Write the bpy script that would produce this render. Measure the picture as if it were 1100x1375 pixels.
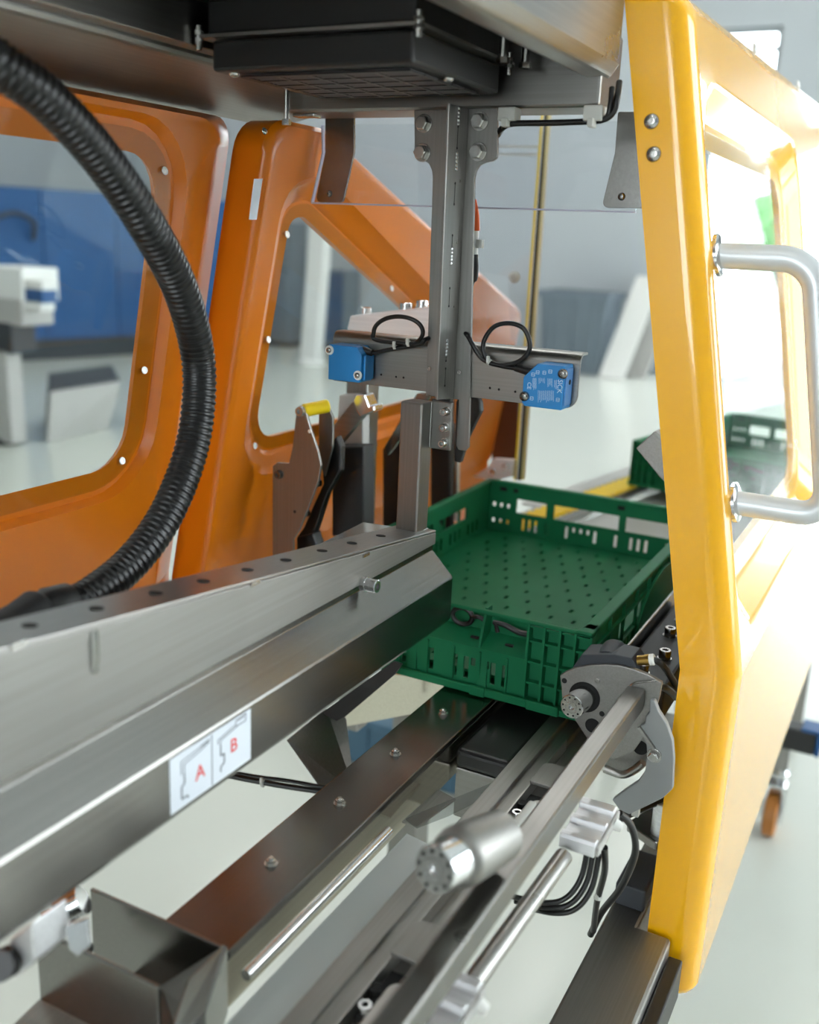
import bpy, bmesh, math, random
from mathutils import Vector as V, Matrix

for _o in list(bpy.data.objects):
    bpy.data.objects.remove(_o, do_unlink=True)
scene = bpy.context.scene
COL = scene.collection

# ------------------------------------------------------------------ camera
F_PX, CX, CY = 1337.0, 550.0, 687.5
CAM = V((0.0, 0.0, 1.45))
_y, _p, _r = (math.radians(a) for a in (27.25, 15.5, 2.5))
FWD = V((-math.sin(_y)*math.cos(_p), math.cos(_y)*math.cos(_p), -math.sin(_p)))
_right = V((math.cos(_y), math.sin(_y), 0))
_up = _right.cross(FWD)
CR = _right*math.cos(_r) + _up*math.sin(_r)
CU = -_right*math.sin(_r) + _up*math.cos(_r)
cam = bpy.data.cameras.new('camera')
cam.sensor_fit = 'VERTICAL'
cam.sensor_height = 36.0
cam.lens = F_PX/1375.0*36.0
cam.clip_start = 0.02
cam.dof.use_dof = True
cam.dof.focus_distance = 1.06
cam.dof.aperture_fstop = 3.6
camo = bpy.data.objects.new('camera', cam)
COL.objects.link(camo)
M3 = Matrix((CR, CU, -FWD)).transposed()
camo.matrix_world = Matrix.Translation(CAM) @ M3.to_4x4()
scene.camera = camo

# ------------------------------------------------------------------ world and light
W = bpy.data.worlds.new('world'); scene.world = W
W.use_nodes = True
_bg = W.node_tree.nodes['Background']
_bg.inputs[0].default_value = (0.93, 0.97, 1.0, 1)
_bg.inputs[1].default_value = 13.0
vs = scene.view_settings
vs.view_transform = 'Standard'; vs.look = 'None'; vs.gamma = 1.0; vs.use_curve_mapping = False
vs.exposure = -0.15

def area_lamp(name, loc, size, power, rot=(0, 0, 0), color=(1, 1, 1)):
    l = bpy.data.lights.new(name, 'AREA'); l.shape = 'RECTANGLE'
    l.size, l.size_y = size; l.energy = power; l.color = color
    o = bpy.data.objects.new(name, l); COL.objects.link(o)
    o.location = loc; o.rotation_euler = rot
    return o

# ------------------------------------------------------------------ pixel -> position
def ray(x, y):
    return FWD + CR*((x-CX)/F_PX) - CU*((y-CY)/F_PX)
def PZ(x, y, z):
    d = ray(x, y); return CAM + d*((z-CAM.z)/d.z)
def PX(x, y, X):
    d = ray(x, y); return CAM + d*((X-CAM.x)/d.x)
def PY(x, y, Y):
    d = ray(x, y); return CAM + d*((Y-CAM.y)/d.y)
def PD(x, y, dist):
    return CAM + ray(x, y)*dist
def PN(x, y, p0, n):
    d = ray(x, y); n = V(n); return CAM + d*((V(p0)-CAM).dot(n)/d.dot(n))

# ------------------------------------------------------------------ materials
def new_mat(name):
    m = bpy.data.materials.new(name); m.use_nodes = True
    nt = m.node_tree; b = nt.nodes['Principled BSDF']
    return m, nt, b
def lin(r, g, b):
    f = lambda c: (c/255/12.92) if c/255 <= .04045 else ((c/255+.055)/1.055)**2.4
    return (f(r), f(g), f(b), 1)
def plain(name, rgb, rough=.5, metal=0.0, noise=0.0, nscale=40, bump=0.0, coat=0.0, spec=.5):
    m, nt, b = new_mat(name)
    c = lin(*rgb)
    b.inputs['Base Color'].default_value = c
    b.inputs['Roughness'].default_value = rough
    b.inputs['Metallic'].default_value = metal
    b.inputs['Specular IOR Level'].default_value = spec
    if coat:
        b.inputs['Coat Weight'].default_value = coat; b.inputs['Coat Roughness'].default_value = .04
    tc = nt.nodes.new('ShaderNodeTexCoord')
    nz = nt.nodes.new('ShaderNodeTexNoise'); nz.inputs['Scale'].default_value = nscale; nz.inputs['Detail'].default_value = 4
    nt.links.new(tc.outputs['Object'], nz.inputs['Vector'])
    if noise:
        mx = nt.nodes.new('ShaderNodeMix'); mx.data_type = 'RGBA'
        mx.inputs[6].default_value = tuple(v*(1-noise) for v in c[:3])+(1,)
        mx.inputs[7].default_value = tuple(min(1, v*(1+noise)) for v in c[:3])+(1,)
        nt.links.new(nz.outputs['Fac'], mx.inputs[0]); nt.links.new(mx.outputs[2], b.inputs['Base Color'])
    if bump:
        bp = nt.nodes.new('ShaderNodeBump'); bp.inputs['Strength'].default_value = bump; bp.inputs['Distance'].default_value = .002
        nt.links.new(nz.outputs['Fac'], bp.inputs['Height']); nt.links.new(bp.outputs[0], b.inputs['Normal'])
    return m
def steel(name, g=150, rough=.3, axis=1, tint=(1, .985, .96), bump=.05):
    m, nt, b = new_mat(name)
    tc = nt.nodes.new('ShaderNodeTexCoord'); mp = nt.nodes.new('ShaderNodeMapping')
    s = [420, 420, 420]; s[axis] = 6
    mp.inputs['Scale'].default_value = s
    n1 = nt.nodes.new('ShaderNodeTexNoise'); n1.inputs['Scale'].default_value = 1.0; n1.inputs['Detail'].default_value = 3
    n2 = nt.nodes.new('ShaderNodeTexNoise'); n2.inputs['Scale'].default_value = 11; n2.inputs['Detail'].default_value = 5
    nt.links.new(tc.outputs['Object'], mp.inputs[0]); nt.links.new(mp.outputs[0], n1.inputs['Vector'])
    nt.links.new(tc.outputs['Object'], n2.inputs['Vector'])
    c = lin(g*tint[0], g*tint[1], g*tint[2])
    mx = nt.nodes.new('ShaderNodeMix'); mx.data_type = 'RGBA'
    mx.inputs[6].default_value = tuple(v*.82 for v in c[:3])+(1,); mx.inputs[7].default_value = tuple(min(1, v*1.15) for v in c[:3])+(1,)
    nt.links.new(n1.outputs['Fac'], mx.inputs[0]); nt.links.new(mx.outputs[2], b.inputs['Base Color'])
    mr = nt.nodes.new('ShaderNodeMapRange')
    mr.inputs[1].default_value = .3; mr.inputs[2].default_value = .7
    mr.inputs[3].default_value = rough*.9; mr.inputs[4].default_value = rough*1.12
    nt.links.new(n2.outputs['Fac'], mr.inputs[0]); nt.links.new(mr.outputs[0], b.inputs['Roughness'])
    b.inputs['Metallic'].default_value = 1.0
    bp = nt.nodes.new('ShaderNodeBump'); bp.inputs['Strength'].default_value = bump; bp.inputs['Distance'].default_value = .0004
    nt.links.new(n1.outputs['Fac'], bp.inputs['Height']); nt.links.new(bp.outputs[0], b.inputs['Normal'])
    return m
def pane_mat(name, tint=(1, 1, 1), refl=1.0, rough=0.02):
    m = bpy.data.materials.new(name); m.use_nodes = True; nt = m.node_tree
    nt.nodes.remove(nt.nodes['Principled BSDF'])
    tr = nt.nodes.new('ShaderNodeBsdfTransparent'); tr.inputs[0].default_value = (*tint, 1)
    gl = nt.nodes.new('ShaderNodeBsdfGlossy'); gl.inputs['Roughness'].default_value = rough
    lw = nt.nodes.new('ShaderNodeLayerWeight'); lw.inputs[0].default_value = .5
    pw = nt.nodes.new('ShaderNodeMath'); pw.operation = 'POWER'; pw.inputs[1].default_value = 13.0
    mu = nt.nodes.new('ShaderNodeMath'); mu.operation = 'MULTIPLY_ADD'; mu.inputs[1].default_value = .96*refl; mu.inputs[2].default_value = .035*refl
    nt.links.new(lw.outputs['Facing'], pw.inputs[0]); nt.links.new(pw.outputs[0], mu.inputs[0])
    mx = nt.nodes.new('ShaderNodeMixShader')
    nt.links.new(mu.outputs[0], mx.inputs[0])
    nt.links.new(tr.outputs[0], mx.inputs[1]); nt.links.new(gl.outputs[0], mx.inputs[2])
    nt.links.new(mx.outputs[0], nt.nodes['Material Output'].inputs[0])
    return m
def glow(name, rgb, strength):
    m, nt, b = new_mat(name)
    b.inputs['Base Color'].default_value = (.8, .8, .8, 1)
    b.inputs['Emission Color'].default_value = (*rgb, 1); b.inputs['Emission Strength'].default_value = strength
    return m

M = {}
M['steel'] = steel('brushed_steel', 158, .30, 1)
M['steel_z'] = steel('brushed_steel_upright', 142, .33, 2)
M['steel_x'] = steel('brushed_steel_across', 146, .33, 0)
M['steel_mat'] = steel('blasted_steel', 148, .46, 1)
M['steel_dark'] = steel('dark_polished_steel', 140, .24, 1)
M['chrome'] = steel('bright_steel', 215, .16, 2, (1, 1, 1), .01)
M['mirror'] = steel('polished_sheet_steel', 225, .12, 1, (1, .97, .90), .01)
M['tube'] = steel('grey_tube_steel', 128, .30, 1)
M['bolt'] = steel('bolt_steel', 190, .24, 2, (1, .99, .97), .02)
M['alu'] = steel('anodised_aluminium', 238, .5, 0, (1, 1, 1.01), .03)
M['handle'] = plain('silver_lacquer', (218, 221, 223), .38, .35)
M['yellow'] = plain('yellow_gloss_paint', (253, 184, 6), .25, coat=.75, noise=.02, nscale=6)
M['orange'] = plain('yellow_paint_shaded_orange', (217, 116, 0), .32, coat=.2, noise=.03, nscale=6)  # yellow hood paint with shade and interreflection put into its base colour
M['green'] = plain('green_crate_plastic', (20, 106, 68), .58, noise=.10, nscale=26, bump=.04, spec=.2)
M['black'] = plain('black_plastic', (20, 20, 21), .42, noise=.1)
M['black_matt'] = plain('black_matt_plastic', (26, 26, 27), .6, noise=.1)
M['rubber'] = plain('black_cable_rubber', (14, 14, 15), .38)
M['hose'] = plain('black_hose_plastic', (17, 17, 18), .36)
M['blue'] = plain('sensor_blue_plastic', (26, 128, 196), .40, noise=.03)
M['blue_dk'] = plain('sensor_side_blue', (70, 128, 190), .35)
M['white'] = plain('white_plastic', (232, 232, 228), .45)
M['print'] = plain('white_print', (205, 226, 240), .6)
M['sticker'] = plain('white_sticker', (226, 232, 240), .5)
M['ink'] = plain('grey_ink', (90, 96, 104), .7)
M['red'] = plain('red_ink', (225, 70, 66), .7)
M['dark'] = plain('dark_slot', (10, 10, 10), .8)
M['brass'] = steel('brass', 170, .28, 2, (1.05, .85, .45), .01)
M['yel_pl'] = plain('yellow_plastic', (242, 208, 20), .45)
M['orange_pl'] = plain('orange_plastic', (240, 96, 20), .45)
M['beige'] = plain('cream_panel', (222, 216, 196), .4, noise=.04, nscale=20)
M['tray'] = plain('pale_grey_sheet', (176, 180, 178), .30, noise=.04, nscale=8)
M['pane'] = pane_mat('window_pane', (.93, .95, .95), .9)
M['acryl'] = pane_mat('clear_acrylic', (.95, .955, .965), .8)
M['acryl_edge'] = plain('acrylic_edge', (186, 186, 206), .3)
M['tie'] = plain('nylon_tie', (196, 196, 190), .5)
M['bluebox'] = plain('blue_box_plastic', (66, 100, 122), .5)

# ------------------------------------------------------------------ objects
def link(o):
    COL.objects.link(o); return o
def tag(o, label=None, cat=None, group=None, kind=None):
    if label: o['label'] = label
    if cat: o['category'] = cat
    if group: o['group'] = group
    if kind: o['kind'] = kind
    return o
def thing(name, label, cat, loc=(0, 0, 0), group=None):
    o = bpy.data.objects.new(name, None); o.empty_display_size = .05
    link(o); o.location = loc
    return tag(o, label, cat, group)

def basis(d):
    d = V(d).normalized()
    a = V((0, 0, 1)) if abs(d.z) < .9 else V((1, 0, 0))
    u = d.cross(a).normalized(); w = d.cross(u).normalized()
    return d, u, w

class MB:
    def __init__(s): s.v = []; s.f = []
    def add(s, vs_, fs):
        n = len(s.v); s.v += [tuple(p) for p in vs_]; s.f += [tuple(i+n for i in f) for f in fs]; return s
    def box(s, a, b):
        x0, x1 = sorted((a[0], b[0])); y0, y1 = sorted((a[1], b[1])); z0, z1 = sorted((a[2], b[2]))
        return s.add([(x0, y0, z0), (x1, y0, z0), (x1, y1, z0), (x0, y1, z0), (x0, y0, z1), (x1, y0, z1), (x1, y1, z1), (x0, y1, z1)],
                     [(3, 2, 1, 0), (4, 5, 6, 7), (0, 1, 5, 4), (1, 2, 6, 5), (2, 3, 7, 6), (3, 0, 4, 7)])
    def prism(s, poly, vec):
        poly = [V(p) for p in poly]; vec = V(vec); n = len(poly)
        nn = V((0, 0, 0))
        for i in range(n): nn += poly[i].cross(poly[(i+1) % n])
        if nn.dot(vec) > 0: poly = poly[::-1]
        vs_ = poly + [p+vec for p in poly]
        fs = [tuple(range(n)), tuple(range(2*n-1, n-1, -1))]
        fs += [(i, i+n, (i+1) % n + n, (i+1) % n) for i in range(n)]
        return s.add(vs_, fs)
    def bar(s, p0, p1, w, h, upv=(0, 0, 1), off=(0, 0)):
        p0, p1 = V(p0), V(p1); d = (p1-p0).normalized(); u = d.cross(V(upv)).normalized(); k = u.cross(d).normalized()
        q = []
        for p in (p0, p1):
            for a, b in ((-1, -1), (1, -1), (1, 1), (-1, 1)):
                q.append(p+u*(a*w/2+off[0])+k*(b*h/2+off[1]))
        return s.add(q, [(3, 2, 1, 0), (4, 5, 6, 7), (0, 1, 5, 4), (1, 2, 6, 5), (2, 3, 7, 6), (3, 0, 4, 7)])
    def cyl(s, p0, p1, r0, r1=None, n=20, cap=True):
        r1 = r0 if r1 is None else r1
        p0, p1 = V(p0), V(p1); d, u, w = basis(p1-p0)
        vs_ = []
        for p, r in ((p0, r0), (p1, r1)):
            for i in range(n):
                a = 2*math.pi*i/n; vs_.append(p+u*(math.cos(a)*r)+w*(math.sin(a)*r))
        fs = [(i, (i+1) % n, n+(i+1) % n, n+i) for i in range(n)]
        if cap: fs += [tuple(range(n-1, -1, -1)), tuple(range(n, 2*n))]
        return s.add(vs_, fs)
    def lathe(s, p0, d, prof, n=20):
        """prof: list of (distance along d, radius)."""
        p0 = V(p0); d, u, w = basis(d); vs_ = []; fs = []
        for t, r in prof:
            for i in range(n):
                a = 2*math.pi*i/n; vs_.append(p0+d*t+u*(math.cos(a)*r)+w*(math.sin(a)*r))
        for k in range(len(prof)-1):
            for i in range(n):
                fs.append((k*n+i, k*n+(i+1) % n, (k+1)*n+(i+1) % n, (k+1)*n+i))
        fs.append(tuple(range(n-1, -1, -1))); fs.append(tuple(range((len(prof)-1)*n, len(prof)*n)))
        return s.add(vs_, fs)
    def tube(s, path, r, n=12, closed=False):
        pts = [V(p) for p in path]; m = len(pts)
        rr = r if callable(r) else (lambda i: r)
        tang = []
        for i in range(m):
            a = pts[i-1] if (i > 0 or closed) else pts[i]; b = pts[(i+1) % m] if (i < m-1 or closed) else pts[i]
            tang.append((b-a).normalized())
        d, u, w = basis(tang[0]); vs_ = []; fs = []
        for i in range(m):
            u = (u-tang[i]*u.dot(tang[i])).normalized(); w = tang[i].cross(u)
            for k in range(n):
                a = 2*math.pi*k/n; vs_.append(pts[i]+u*(math.cos(a)*rr(i))+w*(math.sin(a)*rr(i)))
        for i in range(m if closed else m-1):
            j = (i+1) % m
            for k in range(n):
                fs.append((i*n+k, i*n+(k+1) % n, j*n+(k+1) % n, j*n+k))
        if not closed:
            fs.append(tuple(range(n-1, -1, -1))); fs.append(tuple(range((m-1)*n, m*n)))
        return s.add(vs_, fs)
    def loops(s, L, close=True):
        n = len(L[0]); vs_ = [p for l in L for p in l]; fs = []
        m = len(L)
        for k in range(m if close else m-1):
            j = (k+1) % m
            for i in range(n):
                fs.append((k*n+i, k*n+(i+1) % n, j*n+(i+1) % n, j*n+i))
        return s.add(vs_, fs)
    def holed(s, org, eu, ev, en, w, h, t, holes):
        """plate w x h x t spanned by eu, ev, with rectangular holes (u0, v0, u1, v1)."""
        org, eu, ev, en = V(org), V(eu), V(ev), V(en)
        us = sorted({0, w, *[round(c, 5) for H in holes for c in (H[0], H[2]) if 0 < c < w]})
        vv = sorted({0, h, *[round(c, 5) for H in holes for c in (H[1], H[3]) if 0 < c < h]})
        nu, nv = len(us), len(vv)
        solid = [[not any(H[0]-1e-6 < (us[i]+us[i+1])/2 < H[2]+1e-6 and H[1]-1e-6 < (vv[j]+vv[j+1])/2 < H[3]+1e-6 for H in holes)
                  for j in range(nv-1)] for i in range(nu-1)]
        base = len(s.v)
        for k in (0, 1):
            for i in range(nu):
                for j in range(nv):
                    s.v.append(tuple(org+eu*us[i]+ev*vv[j]+en*(t*k)))
        ix = lambda i, j, k: base+k*nu*nv+i*nv+j
        S = lambda i, j: 0 <= i < nu-1 and 0 <= j < nv-1 and solid[i][j]
        for i in range(nu-1):
            for j in range(nv-1):
                if not solid[i][j]: continue
                s.f.append((ix(i, j, 0), ix(i, j+1, 0), ix(i+1, j+1, 0), ix(i+1, j, 0)))
                s.f.append((ix(i, j, 1), ix(i+1, j, 1), ix(i+1, j+1, 1), ix(i, j+1, 1)))
                if not S(i-1, j): s.f.append((ix(i, j, 0), ix(i, j, 1), ix(i, j+1, 1), ix(i, j+1, 0)))
                if not S(i+1, j): s.f.append((ix(i+1, j, 0), ix(i+1, j+1, 0), ix(i+1, j+1, 1), ix(i+1, j, 1)))
                if not S(i, j-1): s.f.append((ix(i, j, 0), ix(i+1, j, 0), ix(i+1, j, 1), ix(i, j, 1)))
                if not S(i, j+1): s.f.append((ix(i, j+1, 0), ix(i, j+1, 1), ix(i+1, j+1, 1), ix(i+1, j+1, 0)))
        return s
    def build(s, name, mat, parent=None, bevel=0.0, smooth=False, seg=2, fix=False, wn=False):
        me = bpy.data.meshes.new(name); me.from_pydata([tuple(p) for p in s.v], [], s.f)
        me.materials.append(M[mat] if isinstance(mat, str) else mat)
        bm = bmesh.new(); bm.from_mesh(me)
        if fix: bmesh.ops.remove_doubles(bm, verts=bm.verts, dist=1e-6)
        bmesh.ops.recalc_face_normals(bm, faces=bm.faces); bm.to_mesh(me); bm.free()
        if smooth:
            for p in me.polygons: p.use_smooth = True
            try: me.set_sharp_from_angle(angle=math.radians(38))
            except Exception: pass
        o = link(bpy.data.objects.new(name, me))
        if parent is not None:
            o.parent = parent
            o.matrix_parent_inverse = Matrix.Translation(-WORLD_LOC(parent))
        if bevel:
            md = o.modifiers.new('bevel', 'BEVEL'); md.width = bevel; md.segments = seg; md.limit_method = 'ANGLE'; md.angle_limit = math.radians(35)
            md.harden_normals = False
        if wn:
            md = o.modifiers.new('weighted', 'WEIGHTED_NORMAL'); md.keep_sharp = True; md.weight = 80
        return o
def WORLD_LOC(o):
    return o.location.copy() if o.parent is None else V((0, 0, 0))
def struct(o): o['kind'] = 'structure'; return o

def smooth_path(P, k=8):
    P = [V(p) for p in P]; out = []
    for i in range(len(P)-1):
        p0 = P[i-1] if i else P[i]*2-P[i+1]; p1, p2 = P[i], P[i+1]; p3 = P[i+2] if i+2 < len(P) else P[i+1]*2-P[i]
        for j in range(k):
            t = j/k
            out.append(.5*((2*p1)+(p2-p0)*t+(2*p0-5*p1+4*p2-p3)*t*t+(-p0+3*p1-3*p2+p3)*t**3))
    out.append(P[-1]); return out
def rpoly(pts, rad, k=6):
    """2-D polygon with rounded corners; rad is a number or one per corner. k+1 points per corner."""
    n = len(pts); out = []
    for i in range(n):
        p = V(pts[i]).to_2d() if len(pts[i]) == 2 else V(pts[i]); a = V(pts[i-1]); b = V(pts[(i+1) % n])
        r = rad[i] if isinstance(rad, (list, tuple)) else rad
        d1 = (a-p).normalized(); d2 = (b-p).normalized()
        ang = d1.angle(d2); t = min(r/math.tan(ang/2), (a-p).length*.49, (b-p).length*.49); r2 = t*math.tan(ang/2)
        c = p+(d1+d2).normalized()*(r2/math.sin(ang/2))
        s0 = p+d1*t-c; s1 = p+d2*t-c
        a0 = math.atan2(s0.y, s0.x); a1 = math.atan2(s1.y, s1.x)
        da = (a1-a0+math.pi) % (2*math.pi)-math.pi
        for j in range(k+1):
            q = a0+da*j/k; out.append(V((c.x+math.cos(q)*r2, c.y+math.sin(q)*r2)))
    return out
def socket_screw(parent, p, d, r=.005, h=.006, mat='bolt', name='screw', washer=0.0):
    """cylinder-head screw with a socket, standing on p along d."""
    p = V(p); d = V(d).normalized()
    m = MB()
    if washer: m.lathe(p, d, [(0, washer), (.0012, washer)], 20); p = p+d*.0012
    m.lathe(p, d, [(0, r), (h*.85, r), (h, r*.9), (h, r*.52), (h*.45, r*.5)], 18)
    return m.build(name, mat, parent, smooth=True)
def button_screw(parent, p, d, r=.006, h=.0035, mat='bolt', name='screw'):
    m = MB(); m.lathe(p, d, [(0, r), (h*.5, r*.93), (h*.85, r*.7), (h, r*.45), (h, r*.32), (h*.4, r*.3)], 18)
    return m.build(name, mat, parent, smooth=True)
def hex_bolt(parent, p, d, r=.0095, h=.0065, washer=.0115, name='bolt', mat='bolt'):
    p = V(p); d = V(d).normalized()
    m = MB(); m.lathe(p, d, [(0, washer), (.002, washer)], 24); p = p+d*.002
    m.lathe(p, d, [(0, r), (h*.85, r), (h, r*.86)], 6)
    m.lathe(p+d*h, d, [(0, r*.8), (.0006, r*.78)], 20)
    return m.build(name, mat, parent, bevel=.0004)
def text(parent, name, s, size, org, rt, upv, mat, depth=.0004, align='CENTER', xs=1.0):
    cu = bpy.data.curves.new('t', 'FONT'); cu.body = s; cu.size = size; cu.align_x = align; cu.align_y = 'CENTER'; cu.extrude = depth/2; cu.resolution_u = 3
    o = bpy.data.objects.new('t', cu); COL.objects.link(o)
    dg = bpy.context.evaluated_depsgraph_get(); me = bpy.data.meshes.new_from_object(o.evaluated_get(dg))
    bpy.data.objects.remove(o, do_unlink=True); bpy.data.curves.remove(cu)
    rt, upv = V(rt).normalized(), V(upv).normalized(); nn = rt.cross(upv)
    vs_ = [V(org)+rt*(v.co.x*xs)+upv*v.co.y+nn*v.co.z for v in me.vertices]
    fs = [tuple(p.vertices) for p in me.polygons]
    bpy.data.meshes.remove(me)
    return MB().add(vs_, fs).build(name, mat, parent)
# ------------------------------------------------------------------ the hall
HX0, HX1, HY0, HY1, HZ = -11.0, 4.2, -5.0, 11.8, 5.0
M['floor'] = plain('pale_epoxy_floor', (206, 209, 200), .22, noise=.03, nscale=1.3)
M['wall'] = plain('pale_grey_wall', (186, 192, 196), .7, noise=.02, nscale=2)
M['ceil'] = plain('white_ceiling', (225, 227, 228), .8, noise=.02, nscale=2)
M['frame'] = plain('window_frame_grey', (150, 156, 160), .5)
M['lamp'] = glow('lamp_diffuser', (1.0, .985, .95), 14.0)
M['navy'] = plain('blue_machine_paint', (22, 82, 138), .45, noise=.04, nscale=3)
M['plinth'] = plain('dark_plinth', (58, 62, 68), .6)
M['grey_bin'] = plain('grey_bin_plastic', (112, 124, 134), .5, noise=.04, nscale=10)
M['leaf'] = plain('hedge_green', (84, 128, 74), .8, noise=.3, nscale=14)
M['paving'] = plain('outdoor_paving', (190, 192, 190), .8, noise=.05, nscale=3)
M['stone'] = plain('pale_grey_lacquer', (178, 176, 172), .5, noise=.04, nscale=10)

struct(MB().box((HX0, HY0, -.05), (HX1, HY1, 0)).build('floor', 'floor'))
struct(MB().box((HX0, HY0, HZ), (HX1, HY1, HZ+.1)).build('ceiling', 'ceil'))
struct(MB().box((HX0-.2, HY0, 0), (HX0, HY1, HZ)).build('wall_left', 'wall'))


def glazed_wall(name, org, eu, en, w, bays, z0, z1, t=.2):
    holes = [(a, z0, b, z1) for a, b in bays]
    struct(MB().holed(org, eu, (0, 0, 1), en, w, HZ, t, holes).build(name, 'wall'))
    return holes
wn = [0]
def window(org, eu, en, a, b, z0, z1, mull):
    org, eu, en = V(org), V(eu), V(en); wn[0] += 1
    m = MB(); e = .05
    def seg(u0, v0, u1, v1):
        p = org+eu*u0+V((0, 0, v0))+en*.06; q = org+eu*u1+V((0, 0, v1))+en*.12
        m.box(p, q)
    seg(a, z0, b, z0+e); seg(a, z1-e, b, z1); seg(a, z0, a+e, z1); seg(b-e, z0, b, z1)
    xs = [a+e+(b-a-2*e)*i/(mull+1) for i in range(1, mull+1)]
    for x in xs: seg(x-.025, z0+e, x+.025, z1-e)
    zm = z0+(z1-z0)*.68; seg(a+e, zm-.025, b-e, zm+.025)
    w = struct(m.build('window_%d' % wn[0], 'frame'))
    ed = [a+e]+xs+[b-e]
    for i in range(len(ed)-1):
        for v0, v1 in ((z0+e, zm), (zm, z1-e)):
            p = org+eu*ed[i]+V((0, 0, v0))+en*.085; q = org+eu*ed[i+1]+V((0, 0, v1))+en*.091
            MB().box(p, q).build('pane', 'pane', w)
back_bays = [(8.40, .35, 10.2, 2.95), (10.3, .35, 12.1, 2.95), (12.2, .35, 14.0, 2.95), (8.40, 3.08, 9.05, 3.72), (9.75, 3.08, 11.6, 3.72)]
struct(MB().holed((HX0, HY1, 0), (1, 0, 0), (0, 0, 1), (0, 1, 0), HX1-HX0, HZ, .2, back_bays).build('wall_back', 'wall'))
for a, z0, b, z1 in back_bays: window((HX0, HY1, 0), (1, 0, 0), (0, 1, 0), a, b, z0, z1, 0 if b-a < 1 else 1)
right_bays = [(6.6, 8.8), (9.0, 10.8)]
glazed_wall('wall_right', (HX1, HY0, 0), (0, 1, 0), (1, 0, 0), HY1-HY0, right_bays, .35, 4.2)
for a, b in right_bays: window((HX1, HY0, 0), (0, 1, 0), (1, 0, 0), a, b, .35, 4.2, 1)
front_fill_bays = [(9.6, 12.0)]  # unseen window bay added behind the camera as fill light
glazed_wall('wall_front', (HX0, HY0, 0), (1, 0, 0), (0, -1, 0), HX1-HX0, front_fill_bays, 1.0, 3.2)
for a, b in front_fill_bays: window((HX0, HY0, 0), (1, 0, 0), (0, -1, 0), a, b, 1.0, 3.2, 1)
# outside: paving and clipped trees beyond the glass
struct(MB().box((-14, HY1+.2, -.1), (16, 30, -.02)).box((HX1+.2, HY0, -.1), (16, HY1+.2, -.02)).box((-14, HY0-14, -.1), (16, HY0-.2, -.02)).build('ground', 'paving'))
random.seed(4)
_tp = PY(1052, 318, 17.0)
for (x, y, h, r) in ((_tp.x, 17.0, _tp.z, .75),):
    t = thing('garden_tree', 'small leafy tree outside the tall windows', 'tree', (x, y, -.02))
    MB().cyl((x, y, -.05), (x, y, h*.6), .09, .06, 10).build('trunk', 'plinth', t)
    bm = bmesh.new(); bmesh.ops.create_icosphere(bm, subdivisions=4, radius=r)
    for v in bm.verts:
        v.co *= 1+.18*math.sin(v.co.x*7+x)*math.sin(v.co.y*6)*math.cos(v.co.z*8)+random.uniform(-.06, .06)
        v.co += V((x, y, h))
    me = bpy.data.meshes.new('crown'); bm.to_mesh(me); bm.free(); me.materials.append(M['leaf'])
    o = link(bpy.data.objects.new('crown', me)); o.parent = t; o.matrix_parent_inverse = Matrix.Translation(-t.location)

# ceiling lamps (out of the frame, they light the hall; front row added as fill)
for x, y in [(x, y) for x in (-8.0, -5.0, -2.0) for y in (3.4, 6.6, 9.8)]+[(-3.2, -2.2), (-.4, -2.2), (2.2, -2.2)]:
    if True:
        t = thing('ceiling_lamp', 'long flat white lamp fixed under the hall ceiling', 'lamp', (x, y, HZ), 'lamps under the hall ceiling')
        MB().box((x-.22, y-.82, HZ-.07), (x+.22, y+.82, HZ)).build('housing', 'white', t)
        MB().box((x-.19, y-.79, HZ-.08), (x+.19, y+.79, HZ-.0701)).build('diffuser', 'lamp', t)

# ------------------------------------------------------------------ background things
# blue machine
a = PZ(-40, 490, 0); b = PZ(325, 468, 0); d = (b-a).normalized(); nrm = V((d.y, -d.x, 0))
if nrm.y > 0: nrm = -nrm
t = thing('blue_machine_housing', 'long blue painted machine housing on a dark plinth', 'machine', (a+b)/2)
bk = -nrm*1.6
MB().prism([a-nrm*.05, b-nrm*.05, b+bk, a+bk], (0, 0, .22)).build('plinth', 'plinth', t)
z22 = V((0, 0, .22))
L_ = (b-a).length
for i in range(4):
    p = a+d*(L_*i/4+.006)+z22; q = a+d*(L_*(i+1)/4-.006)+z22
    MB().prism([p, q, q-nrm*.03, p-nrm*.03], (0, 0, 1.52)).build('panel', 'navy', t, bevel=.004)
MB().prism([a-nrm*.031+z22, b-nrm*.031+z22, b+bk+z22, a+bk+z22], (0, 0, 1.54)).build('body', 'navy', t)

p = a+d*(L_*.08)+V((0, 0, 1.30))+nrm*.03
MB().tube(smooth_path([p, p+V((.05, 0, .14))+nrm*.1, p+d*.22+V((0, 0, .20))+nrm*.14, p+d*.42+V((0, 0, .12))+nrm*.1, p+d*.46+V((0, 0, -.05))], 8), .025, 10).build('cable_arch', 'plinth', t, smooth=True)
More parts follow.
